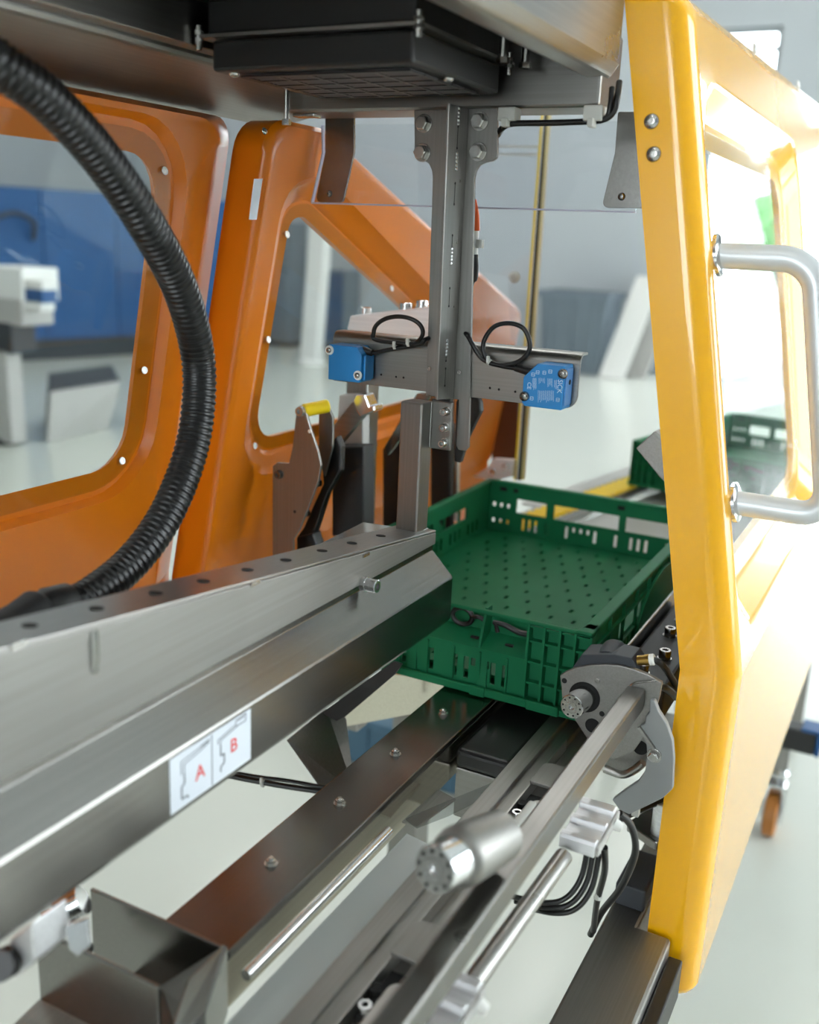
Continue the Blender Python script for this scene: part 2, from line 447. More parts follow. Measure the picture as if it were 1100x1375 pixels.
# pedestal unit at the left edge
f = PZ(6, 598, 0); dist = (f-CAM).dot(FWD)
def bgp(x, y): return PY(x, y, f.y)
t = thing('pedestal_terminal', 'white terminal with a blue band on a pale pedestal', 'terminal', f)
def bgbox(x0, y0, x1, y1, dep, name, mat, bev=.004, back=0.0):
    p = bgp(x0, y1); q = bgp(x1, y0)
    return MB().box((p.x, f.y+back, p.z), (q.x, f.y+back+dep, q.z)).build(name, mat, t, bevel=bev)
bgbox(-20, 470, 8, 590, .12, 'column', 'stone')
MB().lathe((bgp(-4, 590).x, f.y+.06, 0), (0, 0, 1), [(0, .10), (.02, .10), (.05, .05)], 24).build('foot', 'black', t, smooth=True)
bgbox(-30, 360, 28, 400, .3, 'head', 'white', .01)
bgbox(-30, 400, 28, 432, .26, 'head_base', 'stone', .01)
bgbox(-30, 432, 14, 470, .2, 'neck', 'plinth', .01)
bgbox(28, 388, 53, 405, .12, 'band', 'navy', .003, .02)
bgbox(28, 405, 50, 416, .12, 'terminal_block', 'white', .003, .02)
bgbox(30, 378, 53, 388, .12, 'terminal_cap', 'white', .003, .02)

# ventilated metal box on the floor
p0 = PZ(62, 594, 0); p1 = PZ(143, 574, 0)
t = thing('vented_metal_box', 'grey open metal box with a slotted front lying on the pale floor', 'box', (p0+p1)/2)
e = (p1-p0); up = V((0, 0, .36)); lean = V((e.y, -e.x, 0)).normalized()*-.02
top0 = PY(66, 526, p0.y+.05); top1 = PY(160, 512, p1.y+.05)
n2 = (top0-p0).cross(e).normalized()
if n2.y < 0: n2 = -n2
MB().prism([p0, p1, top1, top0], n2*.02).build('front_panel', 'stone', t)
bkv = V((-.55, .5, 0))
MB().prism([top0, top1, top1+bkv, top0+bkv], (0, 0, .02)).build('top_panel', 'plinth', t)
MB().prism([p0, top0, top0+bkv, p0+bkv], V((.02, .02, 0))).build('side_panel', 'plinth', t)
m = MB()
for i in range(11):
    k = .12+.76*i/10
    if .44 < k < .54: continue
    q0 = p0.lerp(top0, k); q1 = p1.lerp(top1, k)
    m.bar(q0.lerp(q1, .08)-n2*.004, q0.lerp(q1, .92)-n2*.004, .012, .02, n2)
m.build('slots', 'grey_bin', t)

# lockers and a pale column seen through the slanting window
t = thing('wall_locker', 'tall slate blue locker standing by the end wall', 'locker', (PY(450, 460, 10.9).x, 10.9, 0))
a, b = PY(434, 400, 10.9), PY(462, 400, 10.9)
MB().box((a.x, 10.9, .06), (b.x, 11.3, 1.0)).build('body', 'grey_bin', t, bevel=.01)
MB().box((a.x+.01, 10.885, .10), (b.x-.01, 10.899, .96)).build('door', plain('slate_blue_lacquer', (74, 96, 124), .5), t, bevel=.004)
MB().box((a.x, 10.9, 0), (b.x, 11.3, .0599)).build('plinth', 'plinth', t)
t = thing('wall_locker', 'lower grey blue locker beside the pale column', 'locker', (PY(375, 470, 10.7).x, 10.7, 0))
a, b = PY(352, 400, 10.7), PY(388, 400, 10.7)
MB().box((a.x, 10.7, .06), (b.x, 11.1, 1.55)).build('body', 'grey_bin', t, bevel=.01)
MB().box((a.x+.02, 10.685, .10), (b.x-.02, 10.699, 1.5)).build('door', 'grey_bin', t, bevel=.004)
MB().box((a.x, 10.7, 0), (b.x, 11.1, .0599)).build('plinth', 'plinth', t)
f2 = PZ(418, 488, 0)
t = thing('stand_column', 'white slanting column on a round foot on the pale floor', 'column', f2)
MB().lathe(f2, (0, 0, 1), [(0, .16), (.03, .16), (.06, .10)], 24).build('foot', 'white', t, smooth=True)
MB().bar(f2+V((0, 0, .05)), f2+V((.05, .1, 1.7)), .22, .16, (0, 1, 0)).build('column', 'white', t, bevel=.02)

# grey bin and leaning boards at the end wall
t = thing('storage_bin', 'large grey plastic bin standing against the end wall', 'bin', (-3.85, 11.2, 0))
x0, x1 = PY(722, 440, 11.0).x, PY(812, 440, 11.0).x; zt = PY(770, 392, 11.0).z
def taper(m, x0, x1, y0, y1, z0, z1, k):
    m.add([(x0+k, y0+k, z0), (x1-k, y0+k, z0), (x1-k, y1-k, z0), (x0+k, y1-k, z0), (x0, y0, z1), (x1, y0, z1), (x1, y1, z1), (x0, y1, z1)],
          [(3, 2, 1, 0), (0, 1, 5, 4), (1, 2, 6, 5), (2, 3, 7, 6), (3, 0, 4, 7)])
m = MB(); taper(m, x0, x1, 11.0, 11.62, .0, zt-.05, .06); taper(m, x0+.03, x1-.03, 11.03, 11.59, .03, zt-.05, .06)
m.build('body', 'grey_bin', t)
m = MB()
for (a0, b0, a1, b1) in ((x0-.03, 10.97, x1+.03, 11.03), (x0-.03, 11.59, x1+.03, 11.65), (x0-.03, 11.03, x0+.03, 11.59), (x1-.03, 11.03, x1+.03, 11.59)):
    m.box((a0, b0, zt-.07), (a1, b1, zt))
m.build('rim', 'grey_bin', t)
for k in range(3):
    xx = x0+(x1-x0)*(.2+.3*k)
    MB().box((xx-.02, 10.985, .12), (xx+.02, 11.05, zt-.08)).build('rib', 'grey_bin', t)
for k, (xa, xb, lab) in enumerate(((804, 838, 'white board leaning against the end wall beside the grey bin'), (836, 868, 'grey board leaning behind the white board by the end wall'))):
    pa = PZ(xa, 500, 0); pa.y = 11.0+.25*k; pb = PZ(xb, 500, 0); pb.y = pa.y
    pa = V((PY(xa, 497, pa.y).x, pa.y, 0)); pb = V((PY(xb, 497, pb.y).x, pb.y, 0))
    sh = V((.22, .40-.12*k, 1.12))
    o = MB().prism([pa, pb, pb+sh, pa+sh], (0, .05, 0)).build('leaning_board', 'white' if k == 0 else 'stone', None, bevel=.006)
    tag(o, lab, 'board')

M['tread'] = plain('amber_tread', (176, 112, 48), .5)
# trolley behind the yellow door: leg, castor and bumper end show beside it
w = PZ(1032, 1118, 0)
t = thing('castor_trolley', 'steel trolley leg with castor wheel and blue bumper beside yellow door', 'trolley', w)
wy = w.y
c = V((w.x, wy, .062))
MB().lathe(c-V((.016, 0, 0)), (1, 0, 0), [(0, .05), (.003, .062), (.029, .062), (.032, .05)], 28).build('wheel_tread', 'tread', t, smooth=True)
MB().lathe(c-V((.02, 0, 0)), (1, 0, 0), [(0, .03), (.04, .03)], 20).build('wheel_hub', 'stone', t, smooth=True)
m = MB()
for sx in (-.028, .024): m.box((w.x+sx, wy-.03, .05), (w.x+sx+.004, wy+.05, .15))
m.box((w.x-.028, wy-.03, .146), (w.x+.028, wy+.05, .152))
m.build('fork', 'chrome', t)
MB().lathe((w.x, wy+.02, .152), (0, 0, 1), [(0, .03), (.02, .03), (.03, .02), (.05, .02)], 16).build('swivel', 'chrome', t, smooth=True)
leg_top = PY(1052, 1008, wy+.02)
MB().box((w.x-.02, wy, .18), (w.x+.02, wy+.04, leg_top.z+.05)).build('leg', 'steel_z', t, bevel=.003)
br = PY(1069, 1008, wy); bt = PY(1098, 985, wy)
MB().box((w.x-.04, wy-.01, br.z), (bt.x, wy+.05, bt.z)).build('bumper_bar', 'black', t, bevel=.006)
MB().box((br.x+.005, wy-.012, bt.z), (bt.x+.012, wy+.052, bt.z+.008)).box((bt.x, wy-.012, br.z), (bt.x+.012, wy+.052, bt.z)).build('bumper_cap', 'navy', t, bevel=.003)
# ------------------------------------------------------------------ machine frame
fr = thing('machine_frame', 'stainless steel machine frame with folded roof members and lower rails', 'machine frame', (-.48, 1.0, 0))
def extr(poly_xz, y0, y1):
    m = MB(); m.prism([(x, y0, z) for x, z in poly_xz], (0, y1-y0, 0)); return m
extr([(-.80, 1.645), (-.3605, 1.645), (-.3605, 1.65), (-.80, 1.65)], .05, 1.03).build('roof_plate', 'steel_x', fr)
extr([(-.655, 1.600), (-.662, 1.598), (-.775, 1.573), (-.785, 1.575), (-.80, 1.6449), (-.655, 1.6449)], .05, 1.10).build('roof_member', 'steel_mat', fr, bevel=.004)
extr([(-.652, 1.606), (-.632, 1.606), (-.632, 1.6449), (-.652, 1.6449)], .05, .97).build('roof_lip', 'steel', fr, bevel=.001)
extr([(-.360, 1.612), (-.330, 1.600), (-.316, 1.602), (-.3085, 1.614), (-.3085, 1.82), (-.360, 1.82)], .05, .994).build('roof_member', 'steel', fr, bevel=.004, seg=3)
MB().box((-.672, .970, 1.5745), (-.318, 1.03, 1.6445)).build('cross_beam', 'steel_x', fr, bevel=.003)
# lower rails and legs
MB().prism([(-.234, -.3, .62), (-.157, -.3, .62), (-.157, .995, .62), (-.195, .995, .62), (-.195, 2.25, .62), (-.234, 2.25, .62)], (0, 0, .08)).build('lower_rail', 'steel_mat', fr, bevel=.004)
MB().box((-.156, -.3, .635), (-.140, .985, .685)).build('rail_strip', 'black', fr, bevel=.002)
MB().box((-.80+.02, -.3, .78), (-.745, 1.60, .86)).build('lower_rail', 'steel_mat', fr, bevel=.004)
for x in (-.2, -.775):
    for y in ((-.25,) if x > -.5 else (-.25, 1.56)):
        MB().box((x-.03, y-.03, .02), (x+.03, y+.03, .6195 if x > -.5 else .7795)).lathe((x, y, 0), (0, 0, 1), [(0, .04), (.02, .04)], 20).build('leg', 'steel_z', fr, bevel=.002)
for x in (-.737,):
    MB().box((x, 1.215, .701), (x+.036, 1.250, 1.300)).build('pillar', 'steel_z', fr, bevel=.003)
for y in (1.54, ):
    MB().box((-.7445, y, .64), (-.2345, y+.04, .69)).build('tie_rail', 'steel_x', fr, bevel=.003)
# small bolts under the roof
for (x, y) in ((208, 4), (383, 150), (675, 85), (705, 92)):
    if y < 50:
        p = PZ(x, y, 1.640); hex_bolt(fr, p+V((0, 0, .004)), (0, 0, -1), .005, .006, .006)
    elif x > 600:
        p = PZ(x, y, 1.605); MB().cyl(p+V((0, 0, .04)), p, .004, n=12).lathe(p, (0, 0, 1), [(0, .006), (.005, .006)], 6).build('bolt', 'bolt', fr)
p = PY(385, 160, .955); MB().cyl(p+V((0, 0, .035)), p, .003, n=12).lathe(p, (0, 0, -1), [(0, .005), (.006, .005)], 6).build('bolt', 'bolt', fr)
p = PY(400, 165, 1.0); MB().box((-.668, .974, 1.5705), (-.640, .990, 1.5744)).build('hinge', 'bolt', fr, bevel=.001)

# ------------------------------------------------------------------ fan filter box
FX0, FX1, FY0, FY1, FZ0, FZ1 = -.624, -.407, .767, .958, 1.585, 1.644
ff = thing('filter_fan', 'black fan filter box with a slotted grille hanging under the roof', 'fan filter', (-.515, .86, 1.585))
m = MB(); k = .006
m.prism([(FX0+k, FY0+k, FZ0), (FX1-k, FY0+k, FZ0), (FX1-k, FY1-k, FZ0), (FX0+k, FY1-k, FZ0)], (0, 0, .026))
m.build('cover', 'black', ff, bevel=.003)
MB().box((FX0+.003, FY0+.003, 1.6145), (FX1-.003, FY1-.003, FZ1)).build('housing', 'black', ff, bevel=.003)
MB().box((FX0-.004, FY0-.004, 1.6115), (FX1+.004, FY1+.004, 1.6142)).build('mounting_plate', 'steel', ff)
for x, y in ((FX0-.002, FY0-.002), (FX1+.003, FY0-.003), (FX1+.002, FY1-.004)):
    MB().cyl((x, y, 1.602), (x, y, 1.622), .0028, n=12).lathe((x, y, 1.6085), (0, 0, 1), [(0, .0045), (.003, .0045)], 6).lathe((x, y, 1.6145), (0, 0, 1), [(0, .0045), (.003, .0045)], 6).build('bolt', 'bolt', ff)
gx0, gx1, gy0, gy1 = FX0+.028, FX1-.02, FY0+.025, FY1-.03
MB().box((gx0, gy0, FZ0-.0012), (gx1, gy1, FZ0-.0002)).build('filter_mat', plain('dark_filter_fleece', (96, 90, 92), .9, noise=.4, nscale=180), ff)
for i in range(6):
    y = gy0+(gy1-gy0)*i/5
    MB().box((gx0-.003, y-.0022, FZ0-.0030), (gx1+.003, y+.0022, FZ0-.001)).build('grille_bar', 'black', ff)
for i in range(6):
    x = gx0+(gx1-gx0)*i/5
    MB().box((x-.0022, gy0, FZ0-.0028), (x+.0022, gy1, FZ0-.0012)).build('grille_bar', 'black', ff)
m = MB()
for i in range(5):
    for j in range(3):
        y = gy0+(gy1-gy0)*(i+(j+1)/4)/5
        m.bar((gx0, y, FZ0-.0018), (gx1, y, FZ0-.0018), .0030, .0008, (0, .25, 1))
m.build('louvre_fins', plain('grey_fins', (88, 84, 86), .6), ff)
for (x, y) in ((FX1-.012, FY0+.085), (FX0+.02, FY0+.02)):
    button_screw(ff, (x, y, FZ0), (0, 0, -1), .005, .003)

# ------------------------------------------------------------------ hood panels
def left_X(z, off): return -.71-.194*(1.668-max(z, 1.0))+off
def right_X(z, off): return -.251+.194*(1.668-max(z, 1.02))+off
def to3(fn, pts, off): return [V((fn(p.y, off), p.x, p.y)) for p in pts]
def inset(poly, d):
    n = len(poly); out = []
    ar = sum(poly[i][0]*poly[(i+1) % n][1]-poly[(i+1) % n][0]*poly[i][1] for i in range(n))
    sgn = 1 if ar > 0 else -1
    for i in range(n):
        p, a, b = V(poly[i]), V(poly[i-1]), V(poly[(i+1) % n])
        e1 = (p-a).normalized(); e2 = (b-p).normalized()
        n1 = V((-e1.y, e1.x))*sgn; n2 = V((-e2.y, e2.x))*sgn
        k = d/(1+n1.dot(n2)); out.append(tuple(p+(n1+n2)*k))
    return out
def panel_pane(parent, fn, win, rad, grow, off, screws, mat='pane', side=1):
    lp = rpoly(inset(win, -grow), [r+grow for r in rad], 6)
    a = to3(fn, lp, off); b = to3(fn, lp, off+.003*side)
    n = len(a); m = MB(); m.add(a+b, [tuple(range(n)), tuple(range(2*n-1, n-1, -1))]+[(i, (i+1) % n, n+(i+1) % n, n+i) for i in range(n)])
    pn = m.build('pane', mat, parent)
    for (y, z) in screws:
        p = V((fn(z, off+.003*side), y, z)); dr = V((side, 0, .19*side))
        MB().lathe(p, dr, [(0, .0045), (.0010, .0042), (.0010, .0026), (.0005, .0024)], 16).build('screw', 'alu', parent, smooth=True)
    return pn

# orange door beside the hose
od = thing('orange_hood_door', 'orange hood door with rounded window behind the corrugated hose', 'hood door', (-.80, .5, .62))
out_ = [(.02, 1.0), (.985, 1.0), (.985, 1.571), (.02, 1.571)]
win = [(.20, 1.178), (.852, 1.178), (.852, 1.520), (.20, 1.520)]
r_o = [.0002, .0002, .03, .03]; r_w = [.05]*4
ins = [(.05, 1.0), (.925, 1.0), (.925, 1.562), (.05, 1.562)]
L = [to3(left_X, rpoly(out_, r_o), -.040), to3(left_X, rpoly(out_, r_o), -.030), to3(left_X, rpoly(ins, r_o), .0),
     to3(left_X, rpoly(inset(win, -.036), [.08]*4), 0), to3(left_X, rpoly(inset(win, -.030), [.078]*4), -.012), to3(left_X, rpoly(win, r_w), -.012),
     to3(left_X, rpoly(inset(win, -.003), r_w), -.020), to3(left_X, rpoly(inset(win, -.04), [.08]*4), -.022), to3(left_X, rpoly(out_, r_o), -.041)]
m = MB(); m.loops(L)
prof = [(.985, -.041), (.985, -.03), (.925, 0), (.05, 0), (.02, -.03), (.02, -.041)]
def lowsheet(m, fn, prof, zs):
    n = len(prof); m.add([(fn(z, o), y, z) for z in zs for y, o in prof],
        [(k*n+i, k*n+(i+1) % n, (k+1)*n+(i+1) % n, (k+1)*n+i) for k in range(len(zs)-1) for i in range(n)]+[tuple(range((len(zs)-1)*n, len(zs)*n))])
lowsheet(m, left_X, prof, [1.0, .80])
m.build('door_shell', 'orange', od, smooth=True, fix=True, wn=True)
panel_pane(od, left_X, win, r_w, .022, -.0115, [(.858, 1.505), (.864, 1.40), (.864, 1.29), (.845, 1.185), (.60, 1.166), (.60, 1.531)])

# orange fixed panel with the slanting window
op = thing('orange_hood_panel', 'orange fixed hood panel with a slanting end and window', 'hood panel', (-.80, 1.4, .62))
o5 = [(.968, 1.0), (.968, 1.571), (1.085, 1.570), (1.90, 1.315), (1.93, 1.0)][::-1]
w5 = [(1.058, 1.178), (1.058, 1.462), (1.085, 1.468), (1.60, 1.262), (1.62, 1.178)][::-1]
ro5 = [.0002, .05, .05, .035, .0002]; rw5 = [.04, .05, .03, .022, .045]
def P5(d, rr, base=o5, add=0):
    q = rpoly(inset(base, d), [r+add for r in rr])
    return [V((p.x, 1.0 if p.y < 1.03 else p.y)) for p in q]
L = [to3(left_X, P5(0, ro5), -.01), to3(left_X, P5(0, ro5), .030), to3(left_X, P5(.006, ro5), .038), to3(left_X, P5(.014, ro5), .040),
     to3(left_X, P5(-.048, rw5, w5, .03), .040), to3(left_X, P5(-.038, rw5, w5, .03), .030), to3(left_X, P5(-.026, rw5, w5, .02), .028), to3(left_X, P5(-.02, rw5, w5, .02), .022),
     to3(left_X, P5(0, rw5, w5), .022), to3(left_X, P5(0, rw5, w5), .014), to3(left_X, P5(-.04, rw5, w5, .03), .012), to3(left_X, P5(.01, ro5), -.01)]
m = MB(); m.loops(L)
lowsheet(m, left_X, [(.968, -.01), (.968, .03), (.974, .038), (.982, .04), (1.90, .04), (1.93, .03), (1.93, -.01)], [1.0, .80])
m.build('panel_shell', 'orange', op, smooth=True, fix=True, wn=True)
panel_pane(op, left_X, w5, rw5, .016, .0225, [(1.052, 1.445), (1.049, 1.315), (1.058, 1.172), (1.30, 1.168), (1.35, 1.372)])
# light frame seam and the white label strip on the panel
s0 = [PN(x, y, (left_X(1.3, .0405), 1.0, 1.3), (1, 0, .194)*1 if False else (1, 0, -.194)) for x, y in ((341, 240), (352, 240), (344, 295), (334, 295))]
MB().prism(s0, (.0008, 0, 0)).build('label_strip', 'sticker', op)
p = PN(355, 176, (left_X(1.3, .0405), 1.0, 1.3), (1, 0, -.194)); button_screw(op, p, (1, 0, .19), .004, .002, 'plain' if False else 'bolt')

# yellow panel
yp = thing('yellow_hood_panel', 'glossy yellow hood panel with window and silver grab handle', 'hood panel', (-.17, 1.6, .62))
oy = [(1.0, 1.02), (1.0, 1.682), (2.35, 1.733), (2.35, 1.02)][::-1]
wy_ = [(1.085, 1.112), (1.085, 1.552), (1.66, 1.552), (1.66, 1.112)][::-1]
roy = [.0002, .05, .015, .0002]; rwy = [.05]*4
def PYL(d, rr, base=oy, add=0, zfix=None):
    q = rpoly(inset(base, d), [r+add for r in rr])
    return q
def fixb(pts):   # keep the bottom edge on the bend line
    return [V((p.x, 1.02 if p.y < 1.05 else p.y)) for p in pts]
RND = [(.024*(1-math.cos(math.pi/2*k/7)), -.026+.026*math.sin(math.pi/2*k/7)) for k in range(8)]
L = [to3(right_X, PYL(0, roy), -.060), *[to3(right_X, fixb(PYL(i_, roy)), o_) for i_, o_ in RND],
     to3(right_X, PYL(-.062, rwy, wy_, .03), 0), to3(right_X, PYL(-.056, rwy, wy_, .03), -.004), to3(right_X, PYL(-.034, rwy, wy_, .02), -.022), to3(right_X, PYL(-.026, rwy, wy_, .02), -.025),
     to3(right_X, PYL(0, rwy, wy_), -.025), to3(right_X, PYL(0, rwy, wy_), -.034), to3(right_X, PYL(-.04, rwy, wy_, .03), -.036), to3(right_X, fixb(PYL(.03, roy)), -.012), to3(right_X, fixb(PYL(.012, roy)), -.030), to3(right_X, fixb(PYL(.006, roy)), -.060)]
m = MB(); m.loops(L)
def yprof(i): return [(1.012, -.060), (1.0, i)]+[(1.0+i_, o_) for i_, o_ in RND]+[(2.33, 0), (2.35, -.02), (2.35, -.06), (2.34, -.06), (2.33, -.03), (1.03, -.014), (1.012, -.034)]
zs = [1.02, .672, .668, .634, .624, .618]; pr = []
n = len(yprof(-.06)); vs_ = []
for z, i, sh in zip(zs, (-.060, -.060, -.036, -.034, -.032, -.028), (0, 0, 0, .0, .004, .012)):
    for y, o in yprof(i):
        if z < .67 and o < i: o = i
        vs_.append((right_X(z, o - (sh if o > -.02 else 0)), y + (sh*.6 if y < 1.02 else 0), z))
m.add(vs_, [(k*n+i, k*n+(i+1) % n, (k+1)*n+(i+1) % n, (k+1)*n+i) for k in range(5) for i in range(n)])
m.build('panel_shell', 'yellow', yp, smooth=True, fix=True, wn=True)
panel_pane(yp, right_X, wy_, rwy, .018, -.0245, [], side=1)
for (x, y) in ((875, 163), (878, 207)):
    p = PY(x, y, 1.0); button_screw(yp, p, (0, -1, 0), .0075, .004)
for (y, z) in ((1.35, 1.685), (1.75, 1.70)):
    button_screw(yp, (right_X(z, 0), y, z), (1, 0, .19), .007, .004, 'white')
# grab handle
NR = (1, 0, .194)
h0 = PN(948, 343, (right_X(1.3, 0), 1.0, 1.3), NR); h1 = PN(979, 683, (right_X(1.3, 0), 1.0, 1.3), NR)
h0.y = h1.y = 1.045
h0 = V((right_X(h0.z, -.001), h0.y, h0.z)); h1 = V((right_X(h1.z, -.001), h1.y, h1.z))
ex = V((.092, 0, 0))
c0, c1 = h0+ex, h1+ex; vd = (c1-c0).normalized(); R_ = .028
path = [h0, h0+V((.03, 0, 0))]
for i in range(9):
    t_ = i/8*math.pi/2; cc = c0-V((R_, 0, 0))+vd*R_
    path.append(cc+V((R_, 0, 0))*math.sin(t_)-vd*R_*math.cos(t_))
for i in range(9):
    t_ = i/8*math.pi/2; cc = c1-V((R_, 0, 0))-vd*R_
    path.append(cc+V((R_, 0, 0))*math.cos(t_)+vd*R_*math.sin(t_))
path += [h1+V((.03, 0, 0)), h1]
hd = MB().tube(path, .0125, 20).build('grab_handle', 'handle', yp, smooth=True)
for h in (h0, h1):
    MB().lathe(h, NR, [(0, .021), (.004, .021), (.006, .018)], 28).build('flange', 'chrome', hd, smooth=True)
# ------------------------------------------------------------------ guide beam with upright
gb = thing('guide_beam', 'folded stainless guide beam with a tapering web and lettered white sticker', 'guide beam', (-.46, .6, 1.03))
GY0, GY1 = .30, .963
def ztop(y): return 1.132+.118*(.963-y)
# lower hat profile
pf = [(-.4650, 1.127), (-.4648, 1.1105), (-.4392, 1.0850), (-.4380, 1.0830), (-.4380, 1.0345), (-.4420, 1.0285), (-.4520, 1.0300), (-.4520, 1.0330), (-.4430, 1.0320), (-.4415, 1.0360), (-.4415, 1.0815), (-.4425, 1.0835), (-.4680, 1.1090), (-.4690, 1.127)]
extr(pf, GY0, GY1).build('hat_profile', 'steel_dark', gb, bevel=.0004)
# tapering web plate
MB().prism([(-.4640, GY0, 1.119), (-.4640, GY1-.002, 1.119), (-.4640, GY1-.002, ztop(GY1)), (-.4640, GY0, ztop(GY0))], (.0035, 0, 0)).build('web_plate', 'steel_mat', gb, bevel=.0008)
# top flange following the taper
tf = MB()
tf.prism([(-.4605, GY0, ztop(GY0)), (-.4605, GY1-.002, ztop(GY1)), (-.5040, GY1-.002, ztop(GY1)), (-.5040, GY0, ztop(GY0))], (0, 0, .003))
tf.build('top_flange', 'steel', gb, bevel=.001)
nfl = V((0, .118, 1)).normalized()
for (x, y) in ((56, 844.6), (148, 822), (227, 801), (293, 785), (354, 770), (407, 757), (454, 744), (496, 734), (535, 724)):
    p = PN(x, y, (-.48, .6, ztop(.6)+.0031), nfl); p.x = -.484
    p = V((p.x, p.y, ztop(p.y)+.0030))
    MB().lathe(p, nfl, [(0, .0052), (.0004, .0052)], 20).build('hole', 'dark', gb)
# wing sheet behind the flange
q = [PZ(361, 762, 1.132), PZ(488, 699, 1.132), PZ(541, 707, 1.135), PZ(540, 730, 1.135), PZ(420, 760, 1.132)]
q = [V((min(p.x, -.506), p.y, p.z-.004)) for p in q]
MB().prism(q, (0, 0, .002)).build('wing_sheet', 'chrome', gb)
# end plate of the beam
extr([(-.4700, 1.128), (-.4635, 1.106), (-.4425, 1.0845), (-.4425, 1.033), (-.4700, 1.05)], GY1-.004, GY1-.001).build('end_plate', 'steel', gb)
# upright square tube
UX0, UX1, UY0, UY1, UZ0, UZ1 = -.4950, -.4690, .929, .956, 1.1355, 1.280
MB().box((UX0, UY0, UZ0), (UX1, UY1, UZ1)).build('upright_tube', 'steel_z', gb, bevel=.0018)
MB().tube([(UX0, UY0, UZ0), (UX1, UY0, UZ0), (UX1, UY1, UZ0), (UX0, UY1, UZ0)], .0016, 8, True).build('weld_bead', 'bolt', gb, smooth=True)
# clamp plate with three screws on the tube
bp0 = PY(578, 533, .958); bp1 = PY(607, 592, .958)
cpz0, cpz1 = 1.229, 1.281
MB().box((UX1+.0002, .951, cpz0), (-.4445, .9555, cpz1)).build('clamp_plate', 'steel_z', gb, bevel=.001)
MB().box((UX1+.0002, .9475, cpz0+.001), (UX1+.0022, .951, cpz1-.001)).build('weld_bead', 'bolt', gb, bevel=.0008)
for z in (1.2715, 1.2545, 1.2375):
    socket_screw(gb, (-.4505, .951, z), (0, -1, 0), .0042, .0085, washer=.0052)
# stud on the web, weld mark, nicks
p = PX(487, 783.5, -.4605)
m = MB(); m.lathe(p, (1, 0, 0), [(0, .0075), (.005, .0075), (.005, .0068), (.016, .0068), (.017, .006), (.017, .0036), (.012, .0034)], 22)
m.build('stud_screw', 'chrome', gb, smooth=True)
a = PX(125, 846, -.4605); b = PX(126, 902, -.4605)
MB().tube(smooth_path([a, a.lerp(b, .3)+V((.0008, 0, 0)), a.lerp(b, .7)+V((.0008, 0, 0)), b], 5), .0028, 8).build('weld_bead', 'bolt', gb, smooth=True)
for (x, y) in ((25, 866), (342, 783), (491, 745)):
    p = PX(x, y, -.4605); MB().box(p-V((.0, .006, .0015)), p+V((.0012, .006, .0015))).build('weld_spot', 'bolt', gb)
# sticker with the two hook diagrams
SX = -.4380
S = [PX(x, y, SX) for x, y in ((226, 1020), (335, 953), (337, 1019), (230, 1093))]
sy0, sy1 = (S[0].y+S[3].y)/2, (S[1].y+S[2].y)/2; sz0, sz1 = (S[2].z+S[3].z)/2, (S[0].z+S[1].z)/2
st = MB().box((SX+.0001, sy0, sz0), (SX+.0005, sy1, sz1)).build('sticker', 'sticker', gb)
sw, sh = sy1-sy0, sz1-sz0
def SP(u, v): return V((SX+.0007, sy0+sw*u, sz0+sh*v))
text(st, 'letter_a', 'A', .0165, SP(.345, .42), (0, 1, 0), (0, 0, 1), 'red')
text(st, 'letter_b', 'B', .0165, SP(.77, .50), (0, 1, 0), (0, 0, 1), 'red')
def ink(name, pts, w, mat='ink'):
    m = MB()
    for i in range(len(pts)-1):
        m.bar(SP(*pts[i]), SP(*pts[i+1]), w, .0003, (1, 0, 0))
    m.build(name, mat, st)
ink('divider_line', [(.49, .98), (.49, .02)], .0006)
ink('hook_outline', [(.16, .57), (.16, .42), (.125, .38), (.125, .16), (.19, .16), (.20, .11)], .0011)
ink('hook_outline', [(.60, .66), (.60, .47), (.645, .47), (.645, .30), (.60, .26), (.60, .16)], .0011)
ink('arm_outline', [(.125, .60), (.125, .84), (.33, .88), (.46, .93)], .0006)
ink('arm_outline', [(.16, .57), (.16, .77), (.34, .82), (.46, .88)], .0006)
ink('arm_outline', [(.57, .72), (.57, .80), (.80, .88), (.80, .95), (.93, .97), (.93, .83), (.80, .84)], .0006)
ink('arm_outline', [(.60, .66), (.60, .76), (.84, .84)], .0006)
for u in (.36, .39, .42, .445, .83, .86, .89): ink('hatch_line', [(u, .86+.1*(u > .6)*.5), (u+.012, .92+.1*(u > .6)*.3)], .0005)

# ------------------------------------------------------------------ sensor post
sp = thing('sensor_post', 'upright stainless sensor post bolted to the roof cross beam', 'post', (-.46, .966, 1.23))
PYp = .9645
def pp(x, y): p = PY(x, y, PYp); return (p.x, p.z)
lft = [pp(x, y) for x, y in ((556, 147), (557, 209), (560, 214), (570, 216), (576, 220), (580, 229), (581, 240))]
xl_bot = PY(572, 526, PYp).x+.004
out2 = [(pp(668, 146)[0], 1.5742), (lft[0][0], 1.5742)]+lft[1:]+[(xl_bot-.004, 1.30), (xl_bot-.004, 1.283), (-.4435, 1.283), (-.4435, 1.2330), (-.4405, 1.2285), (-.4320, 1.2285), (-.4285, 1.2330)]
rgt = [pp(x, y) for x, y in ((637, 240), (639, 230), (644, 222), (652, 218), (662, 216), (667, 212), (668, 206))]
out2 += [(rgt[0][0], rgt[0][1])]+rgt[1:]
MB().prism([(x, PYp, z) for x, z in out2], (0, .004, 0)).build('post_plate', 'steel_z', sp, bevel=.0006)
RX = PY(622, 300, PYp).x
rib = MB().prism([(RX-.003, PYp-.0003, 1.574), (RX-.003, .918, 1.5735), (RX-.003, .925, 1.287), (RX-.003, PYp-.0003, 1.284)], (.003, 0, 0)).build('stiffening_rib', 'steel_z', sp, bevel=.0006)
def rp(x, y): return PX(x, y, RX+.0002)
a = rp(616, 150); b = rp(598, 515)
ym = (a.y+b.y)/2
